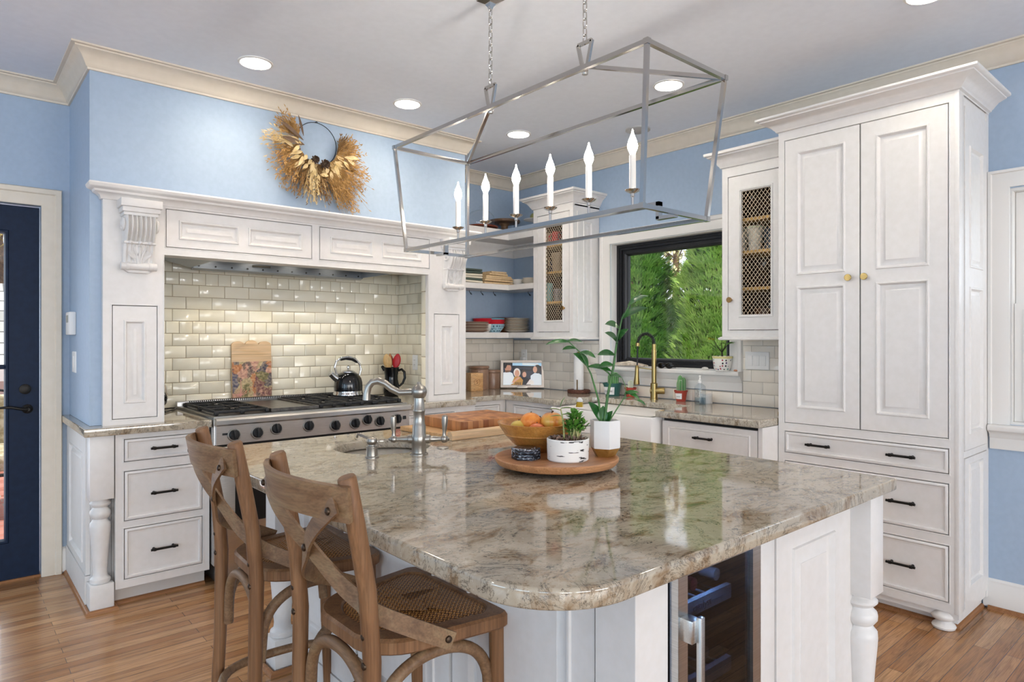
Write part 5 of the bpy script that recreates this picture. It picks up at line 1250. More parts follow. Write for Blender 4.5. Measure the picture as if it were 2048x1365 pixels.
for x, y, lab, r in ((-.010, -2.320, 'tall white flared cup in the middle of the right wire cabinet', .052), (.02, -2.212, 'white flared cup partly hidden at the left of the right wire cabinet', .046)):
    T = thing('flared_cup', lab, 'cup', (x, y, 1.8935), 'white cups in the right wire cabinet')
    MB().lathe([(0, 0), (r * .68, 0), (r * .95, .135), (r * 1.04, .138), (r * 1.04, .150), (r * .98, .152), (r * .62, .006), (0, .006)], (x, y, 1.8935), 2, 28).build('body', M_spk, T)
    MB().lathe([(r * 1.042, .141), (r * 1.048, .144), (r * 1.042, .147)], (x, y, 1.8935), 2, 28, cap=False).build('green_band', mat('pale_green_glaze', '#b9c49a', .4), T)
mug(.0, -2.420, 1.8935, mat('dark_blue_glass_cup', '#26323f', .2), 'dark tumbler right of the flared white cups', .045, .13, .9, None, False, 'tumbler')
def goblet(x, y, z, lab, s=1.0):
    T = thing('wine_glass', lab, 'glass', (x, y, z), 'stemware in the right wire cabinet')
    MB().lathe([(.034 * s, 0), (.034 * s, .002), (.004, .008), (.0035, .07 * s), (.020 * s, .085 * s), (.040 * s, .12 * s), (.036 * s, .165 * s)], (x, y, z), 2, 20, cap=False).build('glass', M_pane, T)
for x, y, z, lab in ((-.01, -2.26, 1.670, 'stemmed glass at the left of the second shelf'), (.06, -2.34, 1.670, 'stemmed glass at the back middle of the second shelf'), (.0, -2.44, 1.670, 'stemmed glass at the right of the second shelf'), (.03, -2.40, 2.094, 'stemmed glass on the top shelf right'), (.01, -2.29, 2.094, 'stemmed glass on the top shelf left'), (.0, -2.42, 1.400, 'stemmed glass on the bottom of the right wire cabinet')): goblet(x, y, z, lab)
mug(.05, -2.36, 1.400, M_brn, 'brown crock at the bottom of the right wire cabinet', .07, .14, .95, None, False, 'crock')
mug(.07, -2.46, 1.670, M_brn, 'brown crock behind the right stemmed glass', .06, .17, .95, None, False, 'crock')
# ============================================================ BACK COUNTER
Z = .9145
T = thing('wooden_box', 'small pale wooden box with a round burned mark', 'box', (-.425, -.03, Z))
Mb = XY((-.425, -.03, Z), R(-14))
MB(Mb).box(-.055, .055, -.055, .055, 0, .150, .003).build('body', M_board, T)
mb = MB(Mb @ RW(-.055)); mb.tube([(.027 * math.cos(2 * PI * k / 24), .075 + .027 * math.sin(2 * PI * k / 24), .0003) for k in range(24)], .0012, 4, True)
mb.build('ring_mark', mat('burned_mark', '#7a4c22', .7), T); text('letter', 'S', Mb @ RW(-.055) @ Matrix.Translation((0, .075, .0004)), .040, mat('burned_letter', '#7a4c22', .7), T)
M_stone = noisy('brown_stoneware', '#7d5f4a', '#957661', 9, .35, coat=.3)
for x, y, r, h, lab in ((-.300, .066, .083, .205, 'larger brown lidded stoneware canister behind the wooden box'), (-.138, .084, .070, .165, 'smaller brown lidded canister half behind the photo frame')):
    T = thing('canister', lab, 'canister', (x, y, Z), 'brown canisters on the corner counter')
    MB().lathe([(0, 0), (r * .98, 0), (r, .008), (r, h - .03), (r * .97, h - .025), (r * .95, h - .024)], (x, y, Z), 2, 34).build('body', M_stone, T)
    MB().lathe([(r * .95, h - .0235), (r * 1.06, h - .022), (r * 1.07, h - .008), (r, h - .001), (r * .7, h), (0, h + .002)], (x, y, Z), 2, 34).build('lid', M_stone, T)

# digital photo frame
T = thing('photo_frame', 'silver digital photo frame showing four people, leaning in the counter corner', 'photo frame', (.03, -.06, Z))
P0 = Vector((-.075, .045, Z)); P1 = Vector((.205, -.215, Z))
u_ = (P1 - P0); Wd = u_.length; u_.normalize()
nn_ = Vector((u_.y, -u_.x, 0)); nn_ = nn_ if nn_.dot(Vector((-3.79, -4.39, 0))) > 0 else -nn_
cc = (P0 + P1) / 2 + Vector((-.028, -.030, .0085))
Mf = Matrix.Translation(cc) @ Matrix(((u_.x, 0, nn_.x, 0), (u_.y, 0, nn_.y, 0), (0, 1, 0, 0), (0, 0, 0, 1))) @ Matrix.Rotation(R(-9), 4, 'X')
Hh = .242; w2 = Wd / 2
M_frs = mat('champagne_frame', '#cfc5ba', .35, .4)
mb = MB(Mf); mb.box(-w2, w2, 0, Hh, -.022, -.004, .003); mb.ring(-w2, w2, 0, Hh, [(0, -.005), (0, .0), (.002, .002), (.020, .002), (.022, -.001), (.022, -.004)]); mb.build('frame', M_frs, T)
mb = MB(Mf); mb.box(-.045, .045, -.005, .02, .0, .014, .002); mb.box(-.03, .03, .012, .06, -.075, -.02, .002); mb.build('stand', M_frs, T)
cols = ['#232b3d', '#dfe9f2', '#b98670', '#1f1a1a', '#e2edf4', '#cf9f86', '#b98a4a', '#3c3431', '#efe4dc', '#6d4d38', '#a9d3ee', '#151a24', '#d9e4ec']
Mscr = [mat('screen_tone', c_, .25, emit=c_, es=.32) for c_ in cols]
mb = MB(Mf); sw, s0, s1 = w2 - .024, .024, Hh - .024; SH_ = s1 - s0
def sx(a): return -sw + 2 * sw * a
def sy(b): return s0 + SH_ * b
lay = [0]
def poly(pts, mi): lay[0] += 1; mb.f([mb.v((sx(a), sy(b), -.0034 + lay[0] * .00006)) for a, b in pts], mi, False)
def oval(a, b, ra, rb, mi, n=18): poly([(a + ra * math.cos(2 * PI * k / n), b + rb * math.sin(2 * PI * k / n)) for k in range(n)], mi)
poly([(0, 0), (1, 0), (1, 1), (0, 1)], 0); poly([(0, .86), (1, .86), (1, 1), (0, 1)], 10); poly([(.50, .90), (.92, .88), (.92, .98), (.50, 1)], 12); poly([(.0, .78), (.24, .82), (.24, 1), (0, 1)], 11); poly([(.24, .66), (.80, .62), (.80, .86), (.24, .88)], 11); poly([(.30, .72), (.74, .70), (.74, .78), (.30, .81)], 0)
poly([(0, 0), (.24, 0), (.30, .28), (.24, .54), (.13, .60), (0, .56)], 4); oval(.125, .76, .085, .19, 2); poly([(.02, .80), (.05, .97), (.14, .99), (.20, .90), (.10, .90), (.06, .74)], 3); poly([(.03, .60), (.10, .52), (.18, .60), (.19, .66), (.06, .66)], 9); poly([(.06, .56), (.20, .58), (.17, .48), (.10, .46)], 4)
poly([(.72, 0), (1, 0), (1, .46), (.92, .54), (.82, .54), (.72, .42)], 4)
for k in range(6): poly([(.76 + k * .04, .02), (.767 + k * .04, .02), (.775 + k * .036, .44), (.768 + k * .036, .44)], 12)
oval(.90, .72, .095, .20, 3); oval(.835, .70, .055, .15, 5)
oval(.54, .52, .075, .17, 7); oval(.555, .47, .052, .13, 5); poly([(.46, 0), (.64, 0), (.70, .24), (.58, .36), (.48, .32)], 11); poly([(.60, .02), (.80, .02), (.80, .18), (.70, .26)], 8)
oval(.36, .56, .09, .20, 8); oval(.362, .52, .062, .16, 5); poly([(.20, 0), (.50, 0), (.52, .22), (.44, .38), (.30, .38)], 6); poly([(.16, .02), (.20, .02), (.44, .30), (.42, .36), (.37, .34)], 5)
for k in range(4): poly([(.30 + k * .045, 0), (.316 + k * .045, 0), (.345 + k * .04, .12), (.33 + k * .04, .14)], 3)
poly([(0, 0), (.16, 0), (.28, .08), (.24, .10), (.10, .06)], 1)
mb.build('screen', Mscr, T)

# paper towel holder
T = thing('paper_towel_roll', 'white paper towel roll upright on a dark brown base', 'paper towel', (.085, -.745, Z))
c = (.085, -.745, Z)
MB().lathe([(0, 0), (.088, 0), (.092, .004), (.092, .022), (.088, .027), (0, .027)], c, 2, 36).build('base', noisy('bark_brown', '#4a2a1f', '#6a4030', 60, .7, bump=.3), T)
MB().lathe([(.012, .028), (.040, .028), (.040, .300), (.012, .300)], c, 2, 32).build('roll', mat('paper_white', '#f0efed', .9), T)
MB().lathe([(.008, .027), (.008, .318), (.013, .322), (.010, .332), (0, .333)], c, 2, 14).build('rod', M_brassold, T)
MB().box(.085 - .055, .085 - .047, -.745 - .035, -.745 - .027, Z + .02, Z + .11, .002).build('side_arm', M_brassold, T)

def pot(c, r0, r1, h, rim=.012): return MB().lathe([(0, 0), (r0, 0), (r1 * .94, h - rim), (r1 * 1.0, h - rim), (r1 * 1.03, h), (r1 * .93, h), (r1 * .9, h - .012), (0, h - .012)], c, 2, 30)
M_soil = noisy('potting_soil', '#3a2a20', '#57432f', 60, .95, bump=.5)
M_cact = noisy('cactus_green', '#3f7a3a', '#5d9850', 12, .6); M_spine = mat('pale_spines', '#d9e6cf', .8)
def cactus(mb, sp, c, r, h, ribs=10, fl=0.0):
    rings = []
    for i in range(14):
        u = i / 13; rad = r * (1.0 if u < .7 else math.sqrt(max(.0, 1 - ((u - .7) / .3) ** 2))) * (.86 + .14 * min(1, u * 4)) + .0005
        rings.append([(c[0] + rad * (1 + .09 * math.cos(ribs * a)) * math.cos(a), c[1] + rad * (1 + .09 * math.cos(ribs * a)) * math.sin(a), c[2] + h * u) for a in [2 * PI * k / (ribs * 4) for k in range(ribs * 4)]])
    mb.loops(rings, 0, False, True)
    for k in range(ribs):
        a = 2 * PI * k / ribs
        for j in range(12):
            u = (j + .5) / 12; rad = r * (1.0 if u < .7 else math.sqrt(max(.0, 1 - ((u - .7) / .3) ** 2))) * 1.09
            p = Vector((c[0] + rad * math.cos(a), c[1] + rad * math.sin(a), c[2] + h * u)); sp.ball(p, .0022, 6)
def label_on(c, r, z0, z1, ang, half, m, parent, tilt=0.0):
    mb = MB(); rings = []
    for z, rr_ in ((z0, r - tilt), (z1, r)): rings.append([(c[0] + rr_ * math.cos(R(ang + a)), c[1] + rr_ * math.sin(R(ang + a)), c[2] + z) for a in [-half + 2 * half * k / 12 for k in range(13)]])
    mb.loops(rings, 0, False, False, False); return mb.build('label', m, parent)
VA = math.degrees(math.atan2(-4.39 + 1.2, -3.79 - .1))
M_lab = mat('white_label', '#f1f1ef', .5); M_ink = mat('black_ink', '#20242c', .6)
def ltext(body, c, r, z, ang, size, parent):
    a = R(ang); n = Vector((math.cos(a), math.sin(a), 0)); u = Vector((-n.y, n.x, 0))
    p = Vector(c) + n * r + Vector((0, 0, z))
    text('lettering', body, Matrix(((u.x, 0, n.x, p.x), (u.y, 0, n.y, p.y), (0, 1, 0, p.z), (0, 0, 0, 1))), size, M_ink, parent, .0003)
c = (.100, -1.085, Z)
T = thing('potted_cactus', 'two ribbed cacti in a teal green pot left of the faucet', 'potted cactus', c, 'potted cacti along the sink window')
pot(c, .052, .073, .098).build('pot', mat('teal_plastic', '#356a62', .4), T)
MB().lathe([(.066, .086), (0, .088)], c, 2, 20).build('soil', M_soil, T)
mb, sp = MB(), MB(); cactus(mb, sp, (c[0] + .02, c[1] + .030, Z + .084), .024, .080, 11); cactus(mb, sp, (c[0] - .005, c[1] - .028, Z + .084), .028, .100, 11)
mb.build('cactus', M_cact, T); sp.build('spines', M_spine, T)
label_on(c, .0705, .012, .070, VA - 28, 42, M_lab, T, .011); ltext('CACTUS', c, .0668, .038, VA - 25, .016, T)
c = (.120, -1.245, Z)
T = thing('potted_cactus', 'small woolly white cactus in a red pot left of the brass faucet', 'potted cactus', c, 'potted cacti along the sink window')
M_terra = mat('red_plastic_pot', '#b04434', .45)
pot(c, .030, .044, .072).build('pot', M_terra, T); MB().lathe([(.040, .062), (0, .064)], c, 2, 18).build('soil', M_soil, T)
mb, sp = MB(), MB(); cactus(mb, sp, (c[0], c[1], Z + .062), .017, .062, 13); mb.build('cactus', mat('woolly_cactus', '#c9c6b4', .9), T); sp.build('spines', M_spine, T)
label_on(c, .0425, .018, .054, VA + 25, 38, M_lab, T, .007); ltext('cactus', c, .0405, .034, VA + 22, .010, T)
c = (.115, -1.695, Z)
T = thing('potted_cactus', 'tall fingered green cactus in a red pot right of the brass faucet', 'potted cactus', c, 'potted cacti along the sink window')
pot(c, .032, .046, .078).build('pot', M_terra, T); MB().lathe([(.041, .066), (0, .068)], c, 2, 18).build('soil', M_soil, T)
mb, sp = MB(), MB()
for dx, dy, h, r in ((0, .006, .118, .016), (.012, -.014, .104, .014), (-.014, -.006, .085, .013), (.004, .022, .078, .012)): cactus(mb, sp, (c[0] + dx, c[1] + dy, Z + .066), r, h, 6)
mb.build('cactus', M_cact, T); sp.build('spines', M_spine, T)
label_on(c, .0445, .018, .058, VA - 32, 36, M_lab, T, .007); ltext('cactus', c, .0425, .036, VA - 30, .011, T)

# brass spring faucet
c = (.095, -1.480, Z)
T = thing('sink_faucet', 'brass spring-neck pull-down faucet behind the farmhouse sink', 'faucet', c)
MB().lathe([(.029, 0), (.029, .008), (.0255, .010), (.0255, .115), (.020, .118), (.0175, .120), (.0175, .36), (.014, .362), (.014, .40), (0, .40)], c, 2, 26).build('column', M_brass, T)
Ml = XY((c[0], c[1], Z), R(-62)); MB(Ml).tube([(-.026, 0, .062), (.02, 0, .062), (.070, 0, .064), (.076, 0, .064)], [.022, .024, .024, .021], 18).build('valve', M_brass, T)
arcp = [(0, 0, .40)] + [(-.058 + .058 * math.cos(R(a)), 0, .40 + .075 * math.sin(R(a))) for a in range(0, 181, 9)][1:]
dirn = math.atan2(.60, -.80)   # towards the basin centre and left
Ms = XY((c[0], c[1], Z), R(180 - 160)) ; Ms = XY((c[0], c[1], Z), R(-55))
core = arcp + [(-.117, 0, .36), (-.118, 0, .33)]
MB(Ms).tube(core, .0065, 8).build('hose', M_blackpl, T)
mb = MB(Ms); pts = []; n = 26 * 12
P = [Vector(p) for p in arcp]
for k in range(n + 1):
    u = k / n * (len(P) - 1); i = min(int(u), len(P) - 2); q = P[i].lerp(P[i + 1], u - i); tg = (P[i + 1] - P[i]).normalized(); nx = Vector((0, 1, 0)); bz = tg.cross(nx)
    a = 2 * PI * k / 12; pts.append(q + (nx * math.cos(a) + bz * math.sin(a)) * .0125)
mb.tube(pts, .0019, 5); mb.build('spring', M_blackpl if False else mat('dark_spring_steel', '#4b4a48', .3, .9), T)
h_ = MB(Ms); h_.tube([(-.116, 0, .405), (-.117, 0, .385)], .0135, 16); h_.tube([(-.118, 0, .345), (-.121, 0, .20), (-.1215, 0, .19)], [.006, .006, .010], 10)
h_.build('hose_drop', M_blackpl, T)
MB(Ms).tube([(-.116, 0, .408), (-.117, 0, .384)], .015, 16).build('collar', M_brass, T)
MB(Ms).tube([(-.1205, 0, .245), (-.121, 0, .23), (-.1215, 0, .20), (-.1225, 0, .17), (-.124, 0, .115), (-.124, 0, .105)], [.010, .0145, .0145, .016, .0225, .021], 20).build('spray_head', M_brass, T)
MB(Ms).tube([(0, 0, .215), (-.06, 0, .222), (-.112, 0, .228)], [.0045, .0045, .0045], 8).build('holder_arm', M_brass, T)

# soap bottle and small jar
c = (.03, -1.905, Z)
T = thing('soap_bottle', 'clear pump soap bottle with white pump on the right counter', 'soap bottle', c)
M_soap = thin_glass('clear_bottle', '#eef3f6'); M_liq = thin_glass('clear_soap', '#e3ebef')
MB().lathe([(0, 0), (.034, 0), (.037, .004), (.037, .105), (.034, .122), (.018, .136), (.013, .140), (.013, .148)], c, 2, 30).build('bottle', M_soap, T)
MB().lathe([(0, .004), (.033, .004), (.0345, .008), (.0345, .045), (0, .045)], c, 2, 28).build('soap', M_liq, T)
MB().lathe([(.014, .142), (.014, .160), (.007, .164), (.0055, .182), (.010, .184), (.011, .192), (0, .194)], c, 2, 20).build('pump', M_whitepl, T)
MB(XY(c, R(215))).tube([(0, 0, .189), (.022, 0, .190), (.034, 0, .186)], [.006, .005, .004], 8).build('nozzle', M_whitepl, T)
MB().tube([(c[0], c[1], Z + .15), (c[0], c[1], Z + .01)], .0025, 6).build('dip_tube', M_whitepl, T)
for zz, s, b in ((.075, .021, 'hand'), (.070, .010, 'soap')):
    a = R(VA - (28 if s > .015 else 50)); n = Vector((math.cos(a), math.sin(a), 0)); u = Vector((-n.y, n.x, 0)); p = Vector(c) + n * .0374 + Vector((0, 0, zz))
    text('lettering', b, Matrix(((0, -u.x, n.x, p.x), (0, -u.y, n.y, p.y), (1, 0, 0, p.z), (0, 0, 0, 1))), s, M_ink, T, .0003)
tag(MB().lathe([(0, 0), (.040, 0), (.042, .003), (.042, .048), (.040, .050), (.0415, .051), (.0415, .062), (.039, .065), (0, .066)], (.115, -1.895, Z), 2, 30).build('lidded_jar', mat('matte_white', '#e2e0dd', .6)), 'low white lidded jar behind the soap bottle', 'jar')
T = thing('knife_block', 'black-handled knives in a block half hidden by the tall cabinet', 'knife block', (.05, -2.535, Z))
Mk = Matrix.Translation((.08, -2.535, Z)) @ Matrix.Rotation(R(12), 4, 'X')
MB().box(.0, .16, -2.603, -2.515, Z, Z + .115, .004).build('block', M_boardl, T)
for i, (x, z0, ln, y) in enumerate(((.02, .112, .125, -2.535), (.06, .112, .13, -2.545), (.10, .112, .12, -2.54), (.03, .10, .11, -2.56), (.08, .10, .11, -2.57))):
    p = Vector((x, y, Z + z0)); d = Vector((-.25, .30, .92)).normalized()
    mb = MB(); mb.tube([p, p + d * ln * .3, p + d * ln * .8, p + d * ln], [.010, .011, .012, .007], 8); mb.build('knife_handle', M_blackgl, T)
tag(MB().lathe([(.022, 0), (.022, .012), (.016, .016), (.014, .05), (.011, .054), (0, .055)], (-.10, -2.535, Z), 2, 20).build('air_switch', M_brass), 'small brass air switch at the right end of the counter', 'button')
# dish brush hanging in the sink corner
T = thing('dish_brush', 'dish brush with yellow bristles and a clear handle at the sink edge', 'brush', (-.47, -1.30, .87))
Mx = Matrix.Translation((-.50, -1.305, .884))
mb = MB(Mx); rr = random.Random(9)
for i in range(160): a, q = rr.uniform(0, 6.28), .020 * math.sqrt(rr.random()); mb.tube([(q * math.cos(a), q * math.sin(a), .0), (q * 1.35 * math.cos(a), q * 1.35 * math.sin(a), -.036 + .0)], .0009, 3)
for v in mb.bm.verts: v.co.z += .038
tag(mb.build('bristles', mat('yellow_bristles', '#c3a52a', .6), T), kind='stuff')
MB(Mx).lathe([(.022, .038), (.023, .046), (.016, .058), (.008, .066), (0, .068)], (0, 0, 0), 2, 20).build('head', mat('translucent_grey', '#c9cdd0', .2), T)
# window sill
zs = 1.1375
T = thing('driftwood', 'pale driftwood and dried stems lying on the left of the window stool', 'driftwood', (.15, -1.22, zs))
mb = MB(); rr = random.Random(4)
for i in range(9): y0 = -1.07 - rr.random() * .05; mb.tube([(.15 + rr.uniform(-.02, .02), y0, zs + .012 + .014 * rr.random()), (.16 + rr.uniform(-.02, .02), y0 - .12, zs + .018 + .02 * rr.random()), (.15 + rr.uniform(-.03, .03), y0 - .26, zs + .010 + .012 * rr.random())], [.010, .012, .004], 7)
mb.build('branches', noisy('bleached_wood', '#b5a795', '#d6ccbd', 30, .8), T)
T = thing('sunglasses', 'folded black sunglasses on the window stool right of the faucet', 'sunglasses', (.15, -1.53, zs))
for y in (-1.505, -1.575):
    mb = MB(); mb.ball((.145, y, zs + .022), .034, 16, 0, (.32, 1, .66)); mb.build('lens', M_blackgl, T)
mb = MB(); mb.tube([(.15, -1.47, zs + .03), (.185, -1.50, zs + .012), (.19, -1.60, zs + .010)], .0035, 6); mb.tube([(.15, -1.61, zs + .03), (.18, -1.58, zs + .020), (.185, -1.48, zs + .014)], .0035, 6); mb.tube([(.143, -1.53, zs + .034), (.143, -1.55, zs + .034)], .004, 6); mb.build('temples', M_blackpl, T)
mb = MB(); mb.ball((.165, -1.855, zs + .011), .012, 12, 0, (1.2, 2.2, .9)); tag(mb.build('white_stone', mat('pale_stone', '#d9d6cf', .8)), 'small white stone on the window stool beside the dotted pot', 'stone')
mb = MB(); mb.ball((.165, -2.085, zs + .006), .007, 10, 0, (1.2, 2.0, .9)); tag(mb.build('pebble', mat('orange_pebble', '#c98a66', .6)), 'tiny orange pebble on the right end of the window stool', 'pebble')
c = (.150, -1.998, zs)
T = thing('potted_plant', 'small leafy plant in a multicoloured dotted pot on the window stool', 'potted plant', c)
M_dot = mat('dotted_pot', '#f0eee8', .35); t = NT(M_dot); vo = t.new('TexVoronoi'); vo.inputs['Scale'].default_value = 62; vo.inputs['Randomness'].default_value = .25; t.l.new(t.coord((1, 1, .8)), vo.inputs['Vector'])
se = t.new('SeparateColor'); t.l.new(vo.outputs['Color'], se.inputs[0]); pal = t.ramp(se.outputs[0], [(0, '#23252c'), (.4, '#b03a44'), (.55, '#23252c'), (.7, '#4f9a8f'), (.85, '#5a4a78')], True)
t.col(t.mix(t.ramp(vo.outputs['Distance'], [(.30, 1.0), (.36, 0.0)]), '#f1efe9', pal))
MB().lathe([(0, 0), (.044, 0), (.056, .02), (.064, .085), (.065, .100), (.060, .100), (.055, .085), (0, .084)], c, 2, 32).build('pot', M_dot, T)
MB().lathe([(.0652, .084), (.0662, .094), (.0655, .0995)], c, 2, 32, cap=False).build('yellow_band', mat('yellow_glaze', '#d9cf8e', .4), T)
MB().lathe([(.054, .0845), (0, .087)], c, 2, 20).build('soil', M_soil, T)
M_lf = noisy('fresh_leaf', '#4f8a2e', '#7fb04a', 20, .45); M_lfy = mat('yellow_leaf', '#a8b52c', .5)
mb = MB(); mb.tube([(c[0], c[1], zs + .085), (c[0], c[1] + .004, zs + .13)], [.008, .005], 8)
ends = [((-.02, .050, .205), 1), ((.0, -.030, .20), 0), ((.015, .015, .20), 0), ((-.01, -.045, .175), 0)]
for e, k in ends: mb.tube([(c[0], c[1] + .004, zs + .125), (c[0] + e[0] * .5, c[1] + e[1] * .6, zs + .16), (c[0] + e[0], c[1] + e[1], zs + e[2])], [.004, .003, .002], 6)
mb.build('stem', mat('dark_stem', '#33301c', .7), T)
for k_, m in ((1, M_lfy), (0, M_lf)):
    mb = MB()
    for e, k in ends:
        if k == k_:
            for j in range(3): mb.leaf((c[0] + e[0], c[1] + e[1], zs + e[2]), (e[0] * 8 + rr.gauss(0, .3) - .3, e[1] * 10 + rr.gauss(0, .5), .5), (0, 0, 1), .055, .036, .3)
    mb.build('leaves', m, T)

# ============================================================ ON THE ISLAND
TX, TY = -2.200, -2.790
T = thing('round_tray', 'large round wooden turntable tray in the middle of the island', 'tray', (TX, TY, Z))
MB().lathe([(0, 0), (.13, 0), (.135, .004), (.135, .009), (0, .009)], (TX, TY, Z), 2, 40).build('foot', M_black, T)
MB().lathe([(0, .0095), (.172, .0095), (.203, .018), (.2115, .030), (.212, .038), (.2085, .041), (.199, .041), (.189, .038), (0, .037)], (TX, TY, Z), 2, 64).build('top', M_tray, T)
ZT_ = Z + .0375
# fruit bowl
c = (-2.195, -2.625, Z + .0375)
c = (-2.172, -2.664, ZT_)
T = thing('fruit_bowl', 'honey wooden bowl holding apples and oranges at the back of the tray', 'bowl', c)
M_bowl2 = M_bowl
MB().lathe([(0, 0), (.048, 0), (.056, .005), (.088, .030), (.117, .060), (.1205, .062), (.119, .065), (.133, .085), (.143, .102), (.144, .105), (.137, .105), (.110, .066), (.078, .026), (.04, .012), (0, .011)], c, 2, 56).build('body', M_bowl2, T)
M_or = noisy('orange_peel', '#d97b2c', '#e89a4a', 60, .45, bump=.25); M_ap = mat('apple_skin', '#c9923f', .3, coat=.3); t = NT(M_ap)
t.col(t.ramp(t.noise(t.coord((1, 1, .35)), 16, 5, .6), [(.35, '#c0522c'), (.48, '#d9973f'), (.62, '#cdb65a')]))
def fruit(name, x, y, z, r, m, lab, seed):
    T = thing(name, lab, name, (x, y, z), 'fruit in the wooden bowl')
    mb = MB(); rings = []
    for i in range(17):
        a = -PI / 2 + PI * i / 16; q = math.cos(a) * (1 + .06 * math.sin(a)) ; zz = math.sin(a) * .92
        if name == 'apple' and a > 1.1: zz -= .30 * (a - 1.1)
        rings.append([(x + r * max(q, .001) * math.cos(k), y + r * max(q, .001) * math.sin(k), z + r * zz) for k in [2 * PI * j / 28 for j in range(28)]])
    mb.loops(rings); mb.build('skin', m, T)
    MB().tube([(x, y, z + r * (.72 if name == 'apple' else .86)), (x + .003, y, z + r * 1.02)], [.0018, .0022], 6).build('stem', M_bark, T)
bz = c[2]
fruit('apple', c[0] + .016, c[1] - .058, bz + .108, .040, M_ap, 'large red-yellow apple highest in the fruit bowl', 1)
fruit('orange', c[0] - .030, c[1] + .002, bz + .106, .037, M_or, 'orange at the back left of the apple in the bowl', 2)
fruit('apple', c[0] + .058, c[1] - .020, bz + .104, .037, M_ap, 'yellowish apple at the right back of the bowl', 3)
fruit('nectarine', c[0] - .045, c[1] - .045, bz + .082, .029, mat('nectarine_skin', '#cc6a3c', .35), 'small reddish fruit low at the front of the bowl', 4)
fruit('pear', c[0] - .066, c[1] + .028, bz + .084, .031, noisy('pear_skin', '#c3a548', '#d6bf6a', 14, .4), 'yellow fruit low at the left of the bowl', 5)
# marble coasters
M_marb = mat('black_marble', '#1c1f27', .12); t = NT(M_marb); t.col(t.ramp(t.noise(t.coord((1, 1, 2.5)), 42, 6, .7, 1.5), [(.45, '#15171d'), (.56, '#3b414e'), (.62, '#a9aeb8')]))
hexa = lambda x, y, r, a0=0: [(x + r * math.cos(R(a0 + 60 * k)), y + r * math.sin(R(a0 + 60 * k))) for k in range(6)]
for i in range(4):
    tag(MB().prism(hexa(-2.306, -2.751, .049, 12 + i * 3), ZT_ + .0005 + i * .0095, ZT_ + .0095 + i * .0095, .001).build('coaster', M_marb), ('bottom', 'second from bottom', 'third from bottom', 'topmost')[i] + ' black marble hexagon coaster of the stack on the tray', 'coaster', 'marble coasters on the tray')
# birch pot succulent
c = (-2.214, -2.858, ZT_)
T = thing('succulent_pot', 'jade succulent in a white birch-bark patterned bowl pot on the tray', 'potted plant', c)
M_birch = mat('birch_ceramic', '#e9e7e2', .45); t = NT(M_birch)
t.col(t.mix(t.ramp(t.noise(t.coord((16, 16, 90)), 1.4, 2, .5), [(.655, 0.0), (.67, 1.0)]), '#e8e6e1', '#33302d')); t.bump(t.noise(t.coord((10, 10, 60)), 1, 3), .2)
MB().lathe([(0, 0), (.064, 0), (.0685, .004), (.070, .05), (.0705, .071), (.068, .074), (.064, .071), (.062, .064), (0, .062)], c, 2, 44).build('pot', M_birch, T)
mb = MB(); rr = random.Random(2)
for i in range(130):
    a, q = rr.uniform(0, 6.28), .056 * math.sqrt(rr.random()); p = Vector((c[0] + q * math.cos(a), c[1] + q * math.sin(a), c[2] + .064 + .008 * rr.random())); mb.leaf(p, (rr.gauss(0, 1), rr.gauss(0, 1), .8 + rr.random()), (0, 0, 1), .016, .010, .4, n=3)
MB().lathe([(.060, .066), (0, .070)], c, 2, 24).build('soil', M_soil, T)
tag(mb.build('dried_rosettes', noisy('brown_sedum', '#6d4f42', '#a08878', 60, .8), T), kind='stuff')
M_jade = noisy('jade_leaf', '#3f7426', '#6da043', 25, .28, coat=.3); M_jst = noisy('pale_green_stem', '#8aa05a', '#b3a873', 30, .6)
mst, mlf = MB(), MB()
ax = Vector((.755, -.655, 0))     # image-right on the table
for i in range(24):
    s = rr.uniform(-.005, .048); b = Vector(c) + ax * (s * .6 + .006) + Vector((.65, .755, 0)) * rr.uniform(-.025, .028) + Vector((0, 0, .065)); h = rr.uniform(.035, .085)
    e = b + ax * rr.uniform(-.012, .024) + Vector((.65, .755, 0)) * rr.uniform(-.015, .015) + Vector((0, 0, h)); mst.tube([b, b.lerp(e, .5) + Vector((0, 0, .004)), e], [.0028, .0024, .002], 6)
    for k in range(6):
        a = 2 * PI * k / 6 + i; up_ = rr.uniform(.1, 1.3); mlf.leaf(e - Vector((0, 0, .010 * (k % 3))), (math.cos(a), math.sin(a), up_), (0, 0, 1), rr.uniform(.024, .034), .019, .05, n=5, prof=lambda u: math.sin(PI * min(1, .08 + .86 * u)) ** .55 * (.5 + .6 * u))
b = Vector(c) - ax * .012 + Vector((0, 0, .065)); e = b - ax * .012 + Vector((0, 0, .105)); mst.tube([b, b.lerp(e, .6) + ax * .004, e], [.003, .0028, .002], 6)
for k, (u, hh) in enumerate(((-1, .08), (1, .085), (-.5, .10), (.6, .105), (.2, .112))): mlf.leaf(b.lerp(e, hh / .105), ax * u + Vector((0, 0, .6 if k == 4 else .15)), (0, 0, 1), .036, .017, .15, prof=lambda u: math.sin(PI * min(1, .08 + .86 * u)) ** .6)
mst.build('stems', M_jst, T); mlf.build('leaves', M_jade, T)
